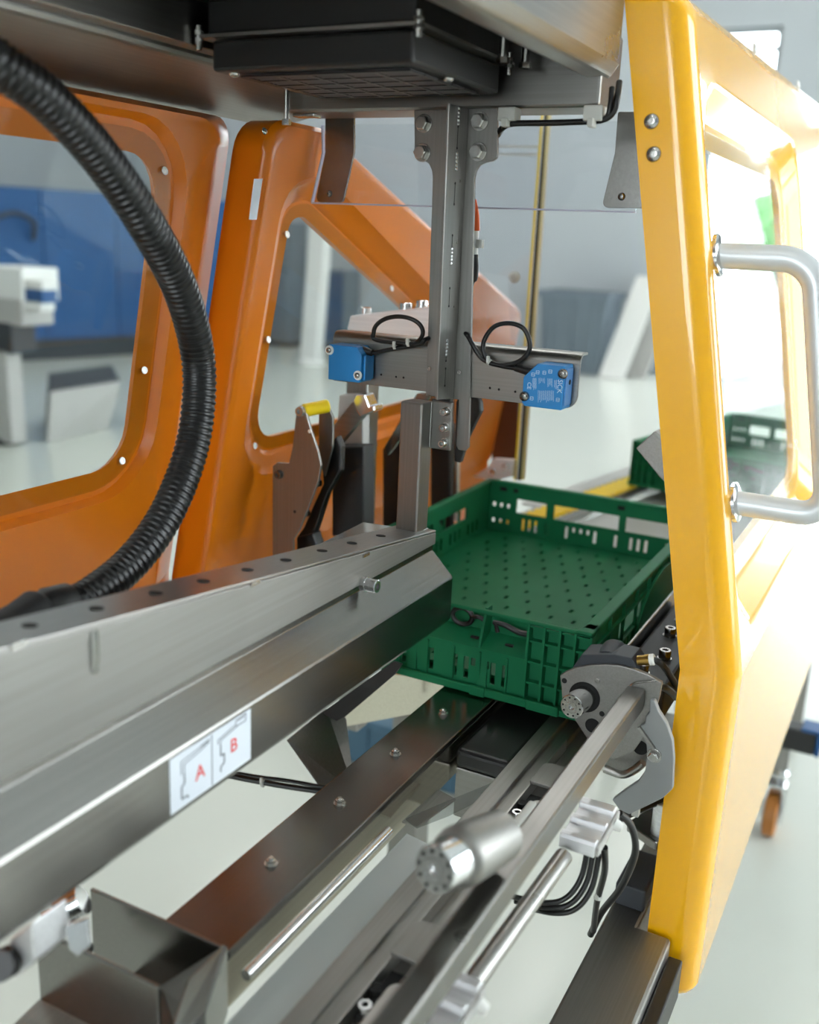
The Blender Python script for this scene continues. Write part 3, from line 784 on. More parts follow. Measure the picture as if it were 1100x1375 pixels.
for (z0, z1) in ((1.555, 1.535), (1.502, 1.482), (1.452, 1.435), (1.400, 1.382), (1.345, 1.326), (1.318, 1.300)):
    MB().box((RX+.0001, ym-.0003, z1), (RX+.0003, ym+.0003, z0)).build('seam_line', 'dark', rib)
    for z in (z0, z1): MB().lathe((RX+.0001, ym, z), (1, 0, 0), [(0, .0013), (.0003, .0011)], 12).build('seam_dot', 'dark', rib)
for (x, y) in ((614, 155), (612, 216), (606, 344), (601, 467)):
    p = rp(x, y); m = MB()
    for k in range(5): m.lathe((RX, ym+.0006, p.z+.0036*(k-2)), (1, 0, 0), [(0, .0021), (.0009, .0015), (.0012, .0005)], 10)
    m.build('weld_spot', 'chrome', rib, smooth=True)
for (x, y) in ((570, 166), (568, 205), (645, 163), (643, 204)):
    p = PY(x, y, PYp); hex_bolt(sp, (p.x, PYp, p.z), (0, -1, 0), .0075, .0065, .0092)
for (x, y) in ((617, 243), (613, 325), (608, 412)):
    p = PX(x, y, RX+.0001); MB().lathe((RX, ym+.011, p.z), (1, 0, 0), [(0, .0016), (.0004, .0013)], 12).build('rivet', 'bolt', sp, smooth=True)
for (x, y) in ((576.5, 495), (617, 500)):
    p = PY(x, y, PYp); MB().lathe((p.x, PYp, p.z), (0, -1, 0), [(0, .0026), (.0006, .0024), (.0006, .0014), (.0002, .0013)], 14).build('rivet', 'bolt', sp, smooth=True)

# ------------------------------------------------------------------ sensor cross bar
sb = thing('sensor_bar', 'horizontal folded steel bar behind the sensor post carrying both sensors', 'bracket', (-.46, .97, 1.285))
by = .9690; bx0, bx1 = -.606, -.3135
zb0, zb1 = 1.2865, 1.3330
rr = rpoly([(bx0, zb0), (bx1, zb0), (bx1, zb1), (bx0, zb1)], [.003, .014, .001, .001], 5)
MB().prism([(p.x, by, p.y) for p in rr], (0, .0025, 0)).build('face_plate', 'steel_x', sb, bevel=.0004)
m = MB(); pr = []
for i in range(7):
    a = math.pi/2*i/6; pr.append((by+.010-.010*math.cos(a), zb1+.010*math.sin(a)))
pi_ = [(by+.010-.0075*math.cos(math.pi/2*i/6), zb1+.0075*math.sin(math.pi/2*i/6)) for i in range(6, -1, -1)]
prf = pr+[(by+.022, zb1+.010), (by+.022, zb1+.0075)]+pi_
m.prism([(bx0, y, z) for y, z in prf], (bx1-bx0, 0, 0)); m.build('rolled_lip', 'steel_x', sb, smooth=True)
for (x, y) in ((512, 503), (532, 506), (542, 507), (658, 521), (670, 523), (692, 526)):
    p = PY(x, y, by); MB().lathe((p.x, by, p.z), (0, -1, 0), [(0, .0013), (.0003, .0011)], 12).build('hole', 'dark', sb)

# ------------------------------------------------------------------ blue sensors
def sensor(name, label, x0, x1, z0, z1, yf, chamf, back, screws, screw_mat):
    t = thing(name, label, 'sensor', ((x0+x1)/2, by, z0), 'blue sensors on the bar')
    if chamf == 'L': pts = [(x0, z0+.004), (x0+.003, z0), (x1, z0), (x1, z1), (x0+.014, z1), (x0, z1-.015)]
    else: pts = [(x0, z0), (x1-.002, z0), (x1, z0+.002), (x1, z1-.008), (x1-.006, z1), (x0, z1)]
    bd = MB().prism([(x, yf, z) for x, z in pts], (0, back-yf, 0)).build('housing', 'blue', t, bevel=.0012)
    for (x, z) in screws:
        if screw_mat == 'white':
            MB().lathe((x, yf, z), (0, -1, 0), [(0, .0052), (.0014, .0052), (.0018, .0046)], 22).build('washer', 'white', t, smooth=True)
            button_screw(t, (x, yf-.0018, z), (0, -1, 0), .0032, .0022)
        else:
            button_screw(t, (x, yf, z), (0, -1, 0), .0052, .0042, 'steel_dark')
    return t, bd
s1x0, s1x1, s1z0, s1z1, s1y = -.5955, -.5530, 1.2915, 1.3305, .943
sA, bA = sensor('photoelectric_sensor', 'blue box sensor with plain face and two white washers', s1x0, s1x1, s1z0, s1z1, s1y, 'R', .9688,
                [(PY(443, 470, s1y).x, PY(443, 470, s1y).z), (PY(481, 504, s1y).x, PY(481, 504, s1y).z)], 'white')
MB().box((s1x1, s1y+.004, s1z0+.003), (s1x1+.003, .966, s1z1-.009)).build('lens_cover', 'blue', sA, bevel=.0008)
s2x0, s2x1, s2z0, s2z1, s2y = -.3635, -.3205, 1.2885, 1.3325, .943
sB, bB = sensor('photoelectric_sensor', 'blue box sensor with white printed text on its face', s2x0, s2x1, s2z0, s2z1, s2y, 'L', .9688,
                [(PY(756, 502, s2y).x, PY(756, 502, s2y).z), (PY(704.5, 532, s2y).x, PY(704.5, 532, s2y).z)], 'dark')
MB().box((s2x1, s2y+.003, s2z0+.004), (s2x1+.0015, .966, s2z1-.003)).build('lens_cover', 'blue_dk', sB, bevel=.0006)
MB().lathe((s2x1+.0015, .957, s2z1-.017), (1, 0, 0), [(0, .0028), (.0004, .0026)], 14).build('indicator', 'dark', sB)
def sPt(x, y): p = PY(x, y, s2y-.0004); return V((p.x, s2y-.0002, p.z))
dn, rt_ = (0, 0, -1), (1, 0, 0)
text(bB, 'brand_print', 'SICK', .0072, sPt(751.5, 519), dn, rt_, 'print', .0003, xs=.92)
text(bB, 'mark_print', 'CE', .0060, sPt(710.5, 518), dn, rt_, 'print', .0003)
m = MB()
random.seed(2)
for (x0, x1, y0, y1, n) in ((715, 720.5, 507, 524, 5), (723, 732, 507, 516, 5), (735, 742, 508, 520, 5), (722, 744, 524, 541, 14), (744, 748, 510, 524, 3)):
    for k in range(n):
        xx = x0+(x1-x0)*(k+.5)/n; a = sPt(xx, y0+random.uniform(0, 1)); b = sPt(xx, y1-random.uniform(0, 4))
        m.bar(a, b, .00028, .0002, (0, 1, 0))
for (x, y) in ((749, 537), (739, 499), (714, 535), (722, 500), (731, 500.5), (716, 503)):
    c = sPt(x, y); e = .0016
    for dx, dz in ((-e, 0), (e, 0)): m.bar(c+V((dx, 0, -e)), c+V((dx, 0, e)), .0004, .0002, (0, 1, 0))
    for dz in (-e, 0, e): m.bar(c+V((-e, 0, dz)), c+V((e, 0, dz)), .0004, .0002, (0, 1, 0))
m.build('fine_print', 'print', bB)

# sensor cables with coiled loop
def cable(name, pts, r, label, ties=(), k=8, extra=None, group=None):
    t = thing(name, label, 'cable', pts[0], group)
    MB().tube(smooth_path(pts, k), r, 10).build('sheath', 'rubber', t, smooth=True)
    for p, d in ties:
        MB().lathe(V(p)-V(d).normalized()*.0016, d, [(0, r*1.35), (.0032, r*1.35)], 12).box(V(p)+V((-.0015, -.0045, .0)), V(p)+V((.0015, -.002, r*2.6))).build('cable_tie', 'tie', t)
    return t
yc = .957
def c2(x, y, dy=0): return PY(x, y, yc+dy)
lp = [c2(535+33*math.cos(a)*1.0, 446-21*math.sin(a), -.004*math.sin(a)-.003) for a in [math.radians(v) for v in range(-60, 240, 30)]]
ptsA = [c2(492, 471), c2(500, 474), c2(520, 470), c2(535, 467)]+lp+[c2(560, 462), c2(571, 456), PY(580, 452, .975)]
tA = cable('sensor_cable', ptsA, .0024, 'black looped cable of the plain faced sensor', [(c2(531, 466), (1, 0, .2)), (c2(549, 462), (1, 0, .2))], group='looped sensor cables')
MB().cyl(c2(484, 469), c2(500, 474), .0048, .0036, 16).build('plug', 'black', tA, smooth=True)
lp = [c2(681+32*math.cos(a), 463-29*math.sin(a), -.004*math.sin(a)-.002) for a in [math.radians(v) for v in range(-80, 260, 30)]]
ptsB = [c2(712, 499), c2(695, 495), c2(672, 491)]+[c2(655, 484)]+[c2(649, 462), c2(662, 440), c2(683, 434), c2(703, 441), c2(712, 462), c2(706, 478), c2(690, 488), c2(668, 490), c2(648, 482), c2(636, 465), c2(629, 452), PY(622, 444, .978)]
tB = cable('sensor_cable', ptsB, .0024, 'black looped cable of the sensor with printed face', [(c2(657, 486), (1, 0, -.6))], group='looped sensor cables')
MB().cyl(c2(716, 499.5), c2(692, 494), .0052, .0036, 16).build('plug', 'black', tB, smooth=True)

# ------------------------------------------------------------------ cable behind the post
yk = .985
t = thing('connector_cable', 'orange and black connector cable hanging behind the sensor post', 'cable', PY(637, 400, yk))
def ck(x, y): return PY(x, y, yk)
MB().tube(smooth_path([ck(637, 268), ck(638, 285), ck(639, 310)], 5), lambda i: .0022+.0022*min(1, i/6), 12).build('orange_boot', 'orange_pl', t, smooth=True)
MB().cyl(ck(638, 310), ck(636.5, 342), .0042, n=16).build('coupling', 'white', t, smooth=True)
MB().box(ck(640, 329)-V((0, .003, .003)), ck(649, 322)+V((0, .003, 0))).build('cable_tie', 'tie', t)
MB().tube(smooth_path([ck(636.5, 342), ck(637, 365), ck(633, 382), ck(628, 400), ck(624, 430)], 5), lambda i: .0048 if i < 9 else .0028, 12).build('sheath', 'rubber', t, smooth=True)
# cable under the roof to the yellow panel
yk2 = .962
t = thing('roof_cable', 'black cable clipped under the roof cross beam', 'cable', PY(750, 163, yk2))
ck2 = lambda x, y: PY(x, y, yk2)
MB().tube(smooth_path([PY(668, 182, .975), ck2(675, 172), ck2(690, 166), ck2(740, 165), ck2(790, 163), ck2(812, 160), ck2(824, 150), ck2(829, 132), PY(832, 110, .975)], 8), .0030, 10).build('sheath', 'rubber', t, smooth=True)
MB().tube(smooth_path([ck2(805, 163), ck2(816, 156), ck2(820, 140), PY(822, 118, .97)], 8), .0026, 10).build('sheath', 'rubber', t, smooth=True)
for (x, y) in ((683, 160), (798, 160)):
    p = ck2(x, y); MB().box((p.x-.009, .955, p.z-.002), (p.x+.009, .972, 1.574)).box((p.x-.003, .950, p.z-.008), (p.x+.003, .962, p.z)).build('clip', 'tie', t, bevel=.001)

# ------------------------------------------------------------------ acrylic guard with two hangers
ag = thing('acrylic_guard', 'clear acrylic guard sheet hanging behind the cross beam on two brackets', 'guard', (-.52, 1.07, 1.48))
ya = 1.065
A0 = PY(418, 276, ya); A1 = PY(868, 284, ya); At = PY(432, 168, ya)
q = [(A0.x, ya, 1.484), (-.300, ya, 1.484), (-.300, ya, 1.572), (At.x, ya, 1.572), (PY(433, 205, ya).x, ya, PY(433, 205, ya).z)]
MB().prism(q, (0, .005, 0)).build('sheet', 'acryl', ag)
MB().box((A0.x, ya-.0002, 1.4825), (-.300, ya+.0052, 1.4842)).build('sheet_edge', 'acryl_edge', ag)
m = MB()
for i in range(2, 4):
    a_, b_ = V(q[(i+1) % 5]), V(q[(i+2) % 5]); m.bar(a_+V((0, .0025, 0)), b_+V((0, .0025, 0)), .0052, .0016, (1, 0, 0))
m.build('sheet_edge', 'acryl_edge', ag)
def hanger(pts, name):
    rr = rpoly([tuple((lambda v: (v.x, v.z))(PY(x, y, ya-.003))) for x, y in pts], [.002, .002, .004, .006, .006, .004], 4)
    return MB().prism([(p.x, ya-.0035, p.y) for p in rr], (0, .003, 0)).build(name, 'steel_dark', ag, bevel=.0004)
hanger([(437, 156), (476, 156), (476, 205), (461, 272), (424, 272), (437, 205)], 'hanger')
hanger([(830, 150), (862, 150), (872, 205), (884, 280), (808, 279), (826, 205)], 'hanger')
for (x, y) in ((442, 260), (835, 264)):
    p = PY(x, y, ya-.0035); button_screw(ag, p, (0, -1, 0), .004, .003, 'steel_dark')
# ------------------------------------------------------------------ green crate
def make_crate(label):
    x0, x1, y0, y1, z0, zr = -.684, -.288, 1.018, 1.640, .9205, 1.0305
    t = thing('vegetable_crate', label, 'crate', ((x0+x1)/2, (y0+y1)/2, z0), 'green vegetable crates')
    W_, D_, H_ = x1-x0, y1-y0, zr-z0
    X, Y, Z = V((1, 0, 0)), V((0, 1, 0)), V((0, 0, 1))
    # floor with staggered slots
    holes = []
    for j in range(14):
        for i in range(10):
            u = .040+.034*i+(.017 if j % 2 else 0); v = .055+.040*j
            if u < W_-.035: holes.append((u-.0024, v-.0060, u+.0024, v+.0060))
    MB().holed((x0+.008, y0+.03, z0+.012), X, Y, Z, W_-.016, D_-.04, .004, [(a-.008, b-.03, c-.008, d-.03) for a, b, c, d in holes if b > .045]).build('base_plate', 'green', t)
    # underside grid so that the slots look dark
    MB().box((x0+.012, y0+.012, z0), (x1-.012, y1-.012, z0+.006)).build('base_tray', 'green', t)
    # wall patterns; u runs along the wall, v is the height
    def slots(lst, v0, v1, w=.006): return [(u-w/2, v0, u+w/2, v1) for u in lst]
    # rear wall (seen from inside), u = 0 at the left corner
    hl = [(.055, .056, .113, .082), (.126, .056, .247, .082), (.256, .056, .36, .082)]
    hl += slots([.070, .082, .094, .116, .152, .204, .241, .268, .281, .294, .330, .345], .025, .047)
    hl += slots([.165, .178, .191], .038, .047)+slots([.012, .026, .040], .062, .070)+slots([.012, .026, .040], .032, .040)
    MB().holed((x0+.006, y1-.012, z0), X, Z, Y, W_-.012, H_-.004, .004, hl).build('end_wall', 'green', t)
    m = MB()
    for u in (.05, .120, .252): m.box((x0+u-.003, y1-.008, z0+.01), (x0+u+.003, y1, zr-.006))
    m.box((x0+.0, y1-.008, z0+.05), (x1, y1-.001, z0+.0525)).box((x0, y1-.008, z0), (x1, y1+.002, z0+.012))
    m.build('outer_ribs', 'green', t)
    for u, w in ((.022, .013), (.048, .009), (.24, .012)):
        MB().box((x0+.006+u, y1-.0125, zr-.017), (x0+.006+u+w, y1-.0119, zr-.010)).build('latch_slot', 'dark', t)
    # long walls
    for side, xx, en in ((0, x0+.004, X), (1, x1-.008, X)):
        hs = []
        for u0 in (.10, .235, .37): hs.append((u0, .058, u0+.115, .080))
        hs += slots([.06+.018*i for i in range(28) if i % 4 != 3], .026, .046, .007)
        MB().holed((xx, y0+.030, z0), Y, Z, en, D_-.04, H_-.004, .004, hs).build('side_wall', 'green', t)
        m = MB(); xo0, xo1 = (x0, x0+.004) if side == 0 else (x1-.004, x1)
        for k in range(11):
            yy = y0+.02+k*(D_-.03)/10; m.box((xo0, yy-.0015, z0+.008), (xo1, yy+.0015, zr-.006))
        for zz in (.020, .052, .085): m.box((xo0, y0+.004, z0+zz-.0015), (xo1, y1-.002, z0+zz+.0015))
        m.box((x0-.001 if side == 0 else x1-.008, y0, z0), (x0+.008 if side == 0 else x1+.001, y1, z0+.012))
        m.build('outer_ribs', 'green', t)
        # arched reinforcement at the handle
        a = MB(); n = 12; top = []
        for i in range(n+1):
            k = i/n; top.append((y0+.20+.24*k, z0+.055+.045*math.sin(math.pi*k)**.6))
        xa = x0-.0035 if side == 0 else x1-.0005
        a.prism([(xa, y, z) for y, z in top]+[(xa, y0+.44, z0+.022), (xa, y0+.20, z0+.022)], (.004, 0, 0)); a.build('handle_shield', 'green', t, bevel=.001)
    # top rim
    m = MB()
    m.box((x1-.016, y0+.012, zr-.007), (x1, y1, zr)).box((x0, y0+.012, zr-.007), (x0+.012, y1, zr))
    m.box((x0, y1-.013, zr-.007), (x1, y1+.001, zr)).box((x0, y0, zr-.006), (x1, y0+.008, zr-.001))
    m.prism([(x1-.02, y0, zr-.006), (x1, y0, zr-.006), (x1, y0+.03, zr-.006), (x1-.014, y0+.03, zr-.006)], (0, 0, .006))
    m.prism([(x0+.02, y0, zr-.006), (x0, y0, zr-.006), (x0, y0+.03, zr-.006), (x0+.014, y0+.03, zr-.006)], (0, 0, .006))
    m.build('rim', 'green', t, bevel=.002)
    # front wall: corner columns, recess, ledge, slotted lower face
    cw = .078; fy = y0+.002
    def U(u): return x1-u
    for (ua, ub) in ((0, cw), (W_-cw, W_)):
        m = MB()
        m.box((U(ua), fy+.012, z0+.006), (U(ub), fy+.015, zr-.004))
        us = [ua+.0015, ua+.020, ua+.038, ua+.057, ub-.0015]
        if ua > .1: us = [W_-v for v in (.0015, .020, .038, .057, cw-.0015)]
        for u in us: m.box((U(u)-.0014, fy, z0+.008), (U(u)+.0014, fy+.012, zr-.006))
        for z in (.030, .056, .082, .100): m.box((U(ua), fy+.003, z0+z-.0012), (U(ub), fy+.012, z0+z+.0012))
        m.build('corner_column', 'green', t)
    hs = slots([.020, .066, .080, .094, .118, .150, .165, .185, .200, .215], .016, .044, .0065)+slots([.174, .192], .034, .044)
    mw = W_-2*cw
    MB().holed((x0+cw, fy+.003, z0+.006), X, Z, Y, mw, .050, .003, [(a, b-.006, c, d-.006) for a, b, c, d in hs]).build('front_wall', 'green', t)
    lg = MB().prism([(x0+cw, fy+.003, z0+.0555), (x0+cw, fy+.003, z0+.0580), (x0+cw, fy+.034, z0+.0700), (x0+cw, fy+.034, z0+.0675)], (mw, 0, 0))
    lg.build('front_ledge', 'green', t)
    MB().box((x0+cw, fy+.034, z0+.060), (x1-cw, fy+.037, zr-.017)).build('recess_wall', 'green', t)
    for u in (.10, .135, .17, .205, .245, .28): MB().box((U(u)-.0012, fy, z0+.010), (U(u)+.0012, fy+.006, z0+.0545)).build('front_rib', 'green', t)
    for u in (.13, .225):
        MB().prism([(U(u)-.006, fy-.001, z0+.012), (U(u)+.006, fy-.001, z0+.012), (U(u)+.004, fy+.004, z0+.046), (U(u)-.004, fy+.004, z0+.046)], (0, .006, 0)).build('front_gusset', 'green', t)
    for u in (.138, .262): MB().prism([(U(u)-.0015, fy+.004, z0+.058), (U(u)-.0015, fy+.034, z0+.070), (U(u)-.0015, fy+.034, zr-.006), (U(u)-.0015, fy+.020, zr-.006)], (.003, 0, 0)).build('recess_rib', 'green', t)
    m = MB(); m.box((x0, y0-.001, z0), (x1, y0+.016, z0+.008)).box((x0+.05, y0-.004, z0+.002), (x1-.07, y0, z0+.012))
    m.box((U(.135)-.008, y0-.006, z0+.001), (U(.135)+.012, y0-.001, z0+.013)).box((U(.06)-.01, y0-.006, z0+.001), (U(.03), y0-.001, z0+.013))
    m.build('bottom_band', 'green', t, bevel=.0015)
    for u, y, z in ((.105, .016, .064), (.150, .016, .064)):
        MB().box((U(u)-.005, fy+y, z0+z-.001), (U(u)+.005, fy+y+.004, z0+z+.0014)).build('ledge_slot', 'dark', t)
    # black locking levers in the recess
    lv = MB(); c = V((U(.170), fy+.022, z0+.086)); rr = .0105
    lv.tube([c+V((math.cos(a)*rr*1.25, 0, math.sin(a)*rr)) for a in [2*math.pi*i/20 for i in range(20)]], .0030, 8, True)
    lv.tube(smooth_path([c+V((.012, 0, .002)), c+V((.022, -.002, .004)), c+V((.030, 0, .001))], 5), .0028, 8)
    lv.build('locking_lever', 'black', t, smooth=True)
    lv = MB(); a = V((U(.128), fy+.020, z0+.088)); b = V((U(.080), fy+.020, z0+.083))
    lv.tube(smooth_path([a, a.lerp(b, .3)+V((0, 0, .001)), a.lerp(b, .7)-V((0, 0, .002)), b], 6), lambda i: .003+.0012*i/18, 8)
    lv.tube(smooth_path([a+V((.003, -.001, 0)), a+V((.008, -.004, -.010))], 5), .0026, 8)
    lv.build('locking_lever', 'black', t, smooth=True)
    return t
crate = make_crate('green plastic crate under the sensor post')
def copy_tree(root, loc, rz, label):
    r = root.copy(); link(r); r.location = loc; r.rotation_euler = (0, 0, rz); r['label'] = label
    for ch in list(root.children):
        c = ch.copy(); link(c); c.parent = r; c.matrix_parent_inverse = ch.matrix_parent_inverse.copy()
        for g in list(ch.children):
            d = g.copy(); link(d); d.parent = c; d.matrix_parent_inverse = g.matrix_parent_inverse.copy()
    return r
CONV_Z = .885; RZ = math.radians(-11)
nl = PZ(842, 655, CONV_Z)
ctr = nl+Matrix.Rotation(RZ, 3, 'Z') @ V((.199, .312, 0))
copy_tree(crate, (ctr.x, ctr.y, CONV_Z+.0085), RZ, 'green plastic crate further along on the yellow roller conveyor')

# ------------------------------------------------------------------ roller conveyor beyond the crate
rc = thing('roller_conveyor', 'conveyor beyond the near crate with yellow rollers and steel rails', 'conveyor', PZ(750, 690, 0)*0+V((-.6, 2.2, 0)))
d0 = PZ(700, 703, CONV_Z); d1 = PZ(850, 648, CONV_Z); dv = (d1-d0).normalized(); sv = V((dv.y, -dv.x, 0))
ln = 1.3
st0 = d0-dv*.06
for i in range(46):
    p = st0+dv*(.028*i)
    MB().lathe(p-sv*.020+V((0, 0, -.006)), sv, [(-.012, .010), (-.010, .013), (.046, .013), (.048, .010)], 12).build('yellow_roller', 'yel_pl', rc, smooth=True)
MB().bar(st0-sv*.040+V((0, 0, -.02)), st0+dv*ln-sv*.040+V((0, 0, -.02)), .008, .045).build('side_rail', 'steel', rc, bevel=.002)
MB().bar(st0+sv*.030+V((0, 0, -.02)), st0+dv*ln+sv*.030+V((0, 0, -.02)), .010, .040).build('side_rail', 'chrome', rc, bevel=.002)
MB().bar(st0+sv*.20+V((0, 0, -.025)), st0+dv*ln+sv*.20+V((0, 0, -.025)), .30, .006).build('slide_sheet', 'tray', rc)
MB().bar(st0+dv*.30-sv*.10+V((0, 0, -.03)), st0+dv*ln-sv*.10+V((0, 0, -.03)), .09, .006).build('cover_strip', 'stone', rc, bevel=.002)
for k in (.75, 1.25):
    for s_ in (-.05, .3):
        p = st0+dv*k+sv*s_; MB().box((p.x-.02, p.y-.02, 0), (p.x+.02, p.y+.02, CONV_Z-.05)).build('leg', 'steel_z', rc)

# ------------------------------------------------------------------ slide rail with screws
sr = thing('slide_rail', 'dark polished steel slide rail with hex screws running under the crate', 'rail', (-.435, 1.0, .90))
m = extr([(-.468, .9195), (-.468, .901), (-.465, .901), (-.465, .9165), (-.405, .9165), (-.405, .911), (-.402, .911), (-.402, .9195)], .512, 1.62)
m.build('rail_profile', steel('smoked_steel', 118, .22, 1, (1, .97, .94)), sr, bevel=.0022)
for (x, y) in ((595, 955), (531, 1010), (456, 1076), (364, 1157)):
    p = PZ(x, y+3, .9195); m = MB(); m.lathe(p, (0, 0, 1), [(0, .0062), (.0010, .0062)], 16); m.lathe(p, (0, 0, 1), [(.001, .0044), (.0045, .0044), (.005, .0036)], 6)
    m.lathe(p, (0, 0, 1), [(.005, .0024), (.0065, .0022)], 12)
    m.build('screw', 'bolt', sr)
MB().box((-.4045, .508, .868), (-.4025, 1.60, .9109)).build('splash_strip', 'mirror', sr)
MB().cyl((-.386, .512, .905), (-.386, .735, .905), .0046, n=18).build('round_bar', 'chrome', sr, smooth=True)

# ------------------------------------------------------------------ second lane rail with hinge plates
lr = thing('lane_rail', 'stepped grey lane rail with slotted hinge plates beside the guide tube', 'rail', (-.30, .7, .88))
extr([(-.331, .915), (-.312, .915), (-.312, .909), (-.296, .909), (-.296, .902), (-.276, .902), (-.276, .880), (-.331, .880)], .30, 1.60).build('rail_body', 'steel_mat', lr, bevel=.001)
extr([(-.296, .9025), (-.2945, .9025), (-.2945, .916), (-.296, .916)], .30, .98).build('rail_lip', 'steel', lr)
def hinge(y, dz=0):
    MB().prism([(p.x, p.y, .9165) for p in rpoly([(-.296, y), (-.262, y), (-.262, y+.046), (-.296, y+.046)], [.002, .002, .010, .010], 5)], (0, 0, .004)).build('hinge_plate', 'steel_mat', lr, bevel=.0008)
    MB().box((-.292, y-.058, .9025), (-.268, y-.004, .908)).build('slot', 'dark', lr)
    MB().prism([(p.x, p.y, .9105) for p in rpoly([(-.283, y-.075), (-.262, y-.075), (-.262, y-.018), (-.283, y-.018)], [.002, .002, .006, .009], 5)], (0, 0, .003)).build('hinge_leaf', 'steel', lr, bevel=.0006)
    socket_screw(lr, (-.2885, y-.050, .9028), (0, 0, 1), .0055, .011, 'chrome')
    MB().lathe((-.291, y-.030, .9028), (0, 0, 1), [(0, .0052), (.010, .0052)], 14).build('pin', 'dark', lr)
hinge(PZ(545, 1290, .918).y)
hinge(PZ(735, 1058, .918).y)
# near roller on its sleeve
a = PD(672, 1122, .735); b = PD(583, 1168, .665); dr = (b-a).normalized(); Ln = (b-a).length
MB().lathe(a, dr, [(0, .019), (Ln*.62, .0215), (Ln*.70, .020), (Ln*.72, .018)], 28).build('roller_sleeve', 'steel_mat', lr, smooth=True)
ro = MB().lathe(a, dr, [(Ln*.5, .0165), (Ln*.97, .0165), (Ln, .0155), (Ln, .0095), (Ln-.001, .0090), (Ln-.001, .0075), (Ln, .007), (Ln, .0045), (Ln-.003, .0040)], 32).build('roller', 'chrome', lr, smooth=True)
_, uu, ww = basis(dr)
for k in range(10):
    an = 2*math.pi*k/10; p = a+dr*Ln+(uu*math.cos(an)+ww*math.sin(an))*.0125
    MB().lathe(p, dr, [(0, .0016), (.0003, .0014)], 10).build('dimple', 'dark', ro)
a = PZ(716, 1078, .935); b = PZ(664, 1143, .935)
MB().bar(a, b, .008, .005).build('pale_strip', 'tie', lr, bevel=.002)
p = PZ(676, 1117, .925); MB().lathe(p, (0, 0, 1), [(0, .006), (.004, .006), (.008, .004), (.009, .001)], 14).build('cap_nut', 'chrome', lr, smooth=True)
# sheet between the rails, with end plates
MB().prism([(-.3765, .30, .894), (-.334, .30, .888), (-.334, .755, .888), (-.3765, .755, .894)], (0, 0, -.002)).build('chute_sheet', 'tray', lr)
q = [PZ(523, 1103, .895), PZ(478, 1098, .89), PZ(545, 1062, .89), PZ(590, 1088, .89)]
MB().prism([PZ(540, 1105, .884), PZ(588, 1062, .884), PZ(612, 1075, .884), PZ(560, 1112, .884)], (0, 0, .002)).build('chute_end', 'steel_mat', lr)
MB().prism([PZ(560, 1110, .896), PZ(602, 1094, .896), PZ(690, 1050, .896), PZ(700, 1035, .896), PZ(604, 1074, .896), PZ(545, 1099, .896)], (0, 0, -.002)).build('clear_baffle', pane_mat('frosted_baffle', (.75, .76, .76), 1.0, .2), lr)

# ------------------------------------------------------------------ black motor box under the crate
mb = thing('motor_box', 'black topped motor box with a grey front under the crate', 'motor', (-.365, .97, .84))
mx0, mx1, my0, my1 = -.400, -.334, .912, 1.08
MB().box((mx0, my0, .882), (mx1, my1, .905)).build('lid', 'black', mb, bevel=.006, seg=3)
MB().box((mx0+.001, my0+.002, .82), (mx1-.001, my1-.002, .8818)).build('body', 'steel_x', mb, bevel=.002)

# ------------------------------------------------------------------ guide tube and its swivel head
gt = thing('guide_tube', 'square steel guide tube ending at a rounded swivel bracket', 'guide tube', (-.235, .7, .93))
tz = 1.003
def tx(x, y): return PZ(x, y, tz).x
txl = (tx(733.5, 1069)+tx(541.8, 1302.7))/2; txr = (tx(770.5, 1069)+tx(590, 1302.7))/2
TYE = .9695
MB().box((txl, .22, tz-.024), (txr, TYE, tz)).build('square_tube', 'tube', gt, bevel=.0022, seg=3)
YB = .970
pl = [(752, 907), (759, 902.5), (773, 897), (792, 893.5), (812, 892.7), (832, 894), (854.5, 900), (871, 906.6), (889, 917), (886, 935), (878, 960), (868, 985), (850, 1010), (825, 1020), (806, 1012), (791, 996), (771, 965), (756, 951.6), (753.5, 920)]
def by_(pts, Y): return [PY(x, y, Y) for x, y in pts]
MB().prism(by_(pl, YB), (0, .006, 0)).build('swivel_plate', 'steel_mat', gt, bevel=.0008)
c = PY(785, 936, YB)
MB().lathe(c, (0, -1, 0), [(0, .0175), (.0006, .0175)], 32).build('bore', 'dark', gt)
e = PD(773.5, 947.5, (c-CAM).dot(FWD)-.036); dr = V((-.10, -1, .05)).normalized()
e = c+dr*.034
pin = MB().lathe(c, dr, [(0, .0130), (.033, .0130), (.034, .0122), (.034, .0070), (.0335, .0068), (.0335, .0058), (.034, .0056), (.034, .0034), (.031, .0032)], 32).build('bearing_pin', 'chrome', gt, smooth=True)
_, uu, ww = basis(dr)
for k in range(10):
    an = 2*math.pi*k/10; MB().lathe(e+(uu*math.cos(an)+ww*math.sin(an))*.0098, dr, [(0, .0012), (.0003, .001)], 10).build('dimple', 'dark', pin)
for (x, y, r) in ((758, 914, .0030), (808.5, 958.5, .0030), (796, 974.5, .0085)):
    p = PY(x, y, YB); MB().lathe(p, (0, -1, 0), [(0, r), (.0004, r*.97)], 20).build('hole', 'dark', gt)
p = PY(802, 914, YB); socket_screw(gt, p, (0, -1, 0), .0032, .0012, 'steel_mat')
# weld at the tube end
MB().tube(smooth_path([PY(841, 933, YB)+V((0, -.001, 0)), PY(850, 918, YB)+V((0, -.001, 0)), PY(866, 915, YB)+V((0, -.001, 0)), PY(882, 914, YB)+V((0, -.001, 0))], 8), .0013, 8).build('weld_bead', 'bolt', gt, smooth=True)
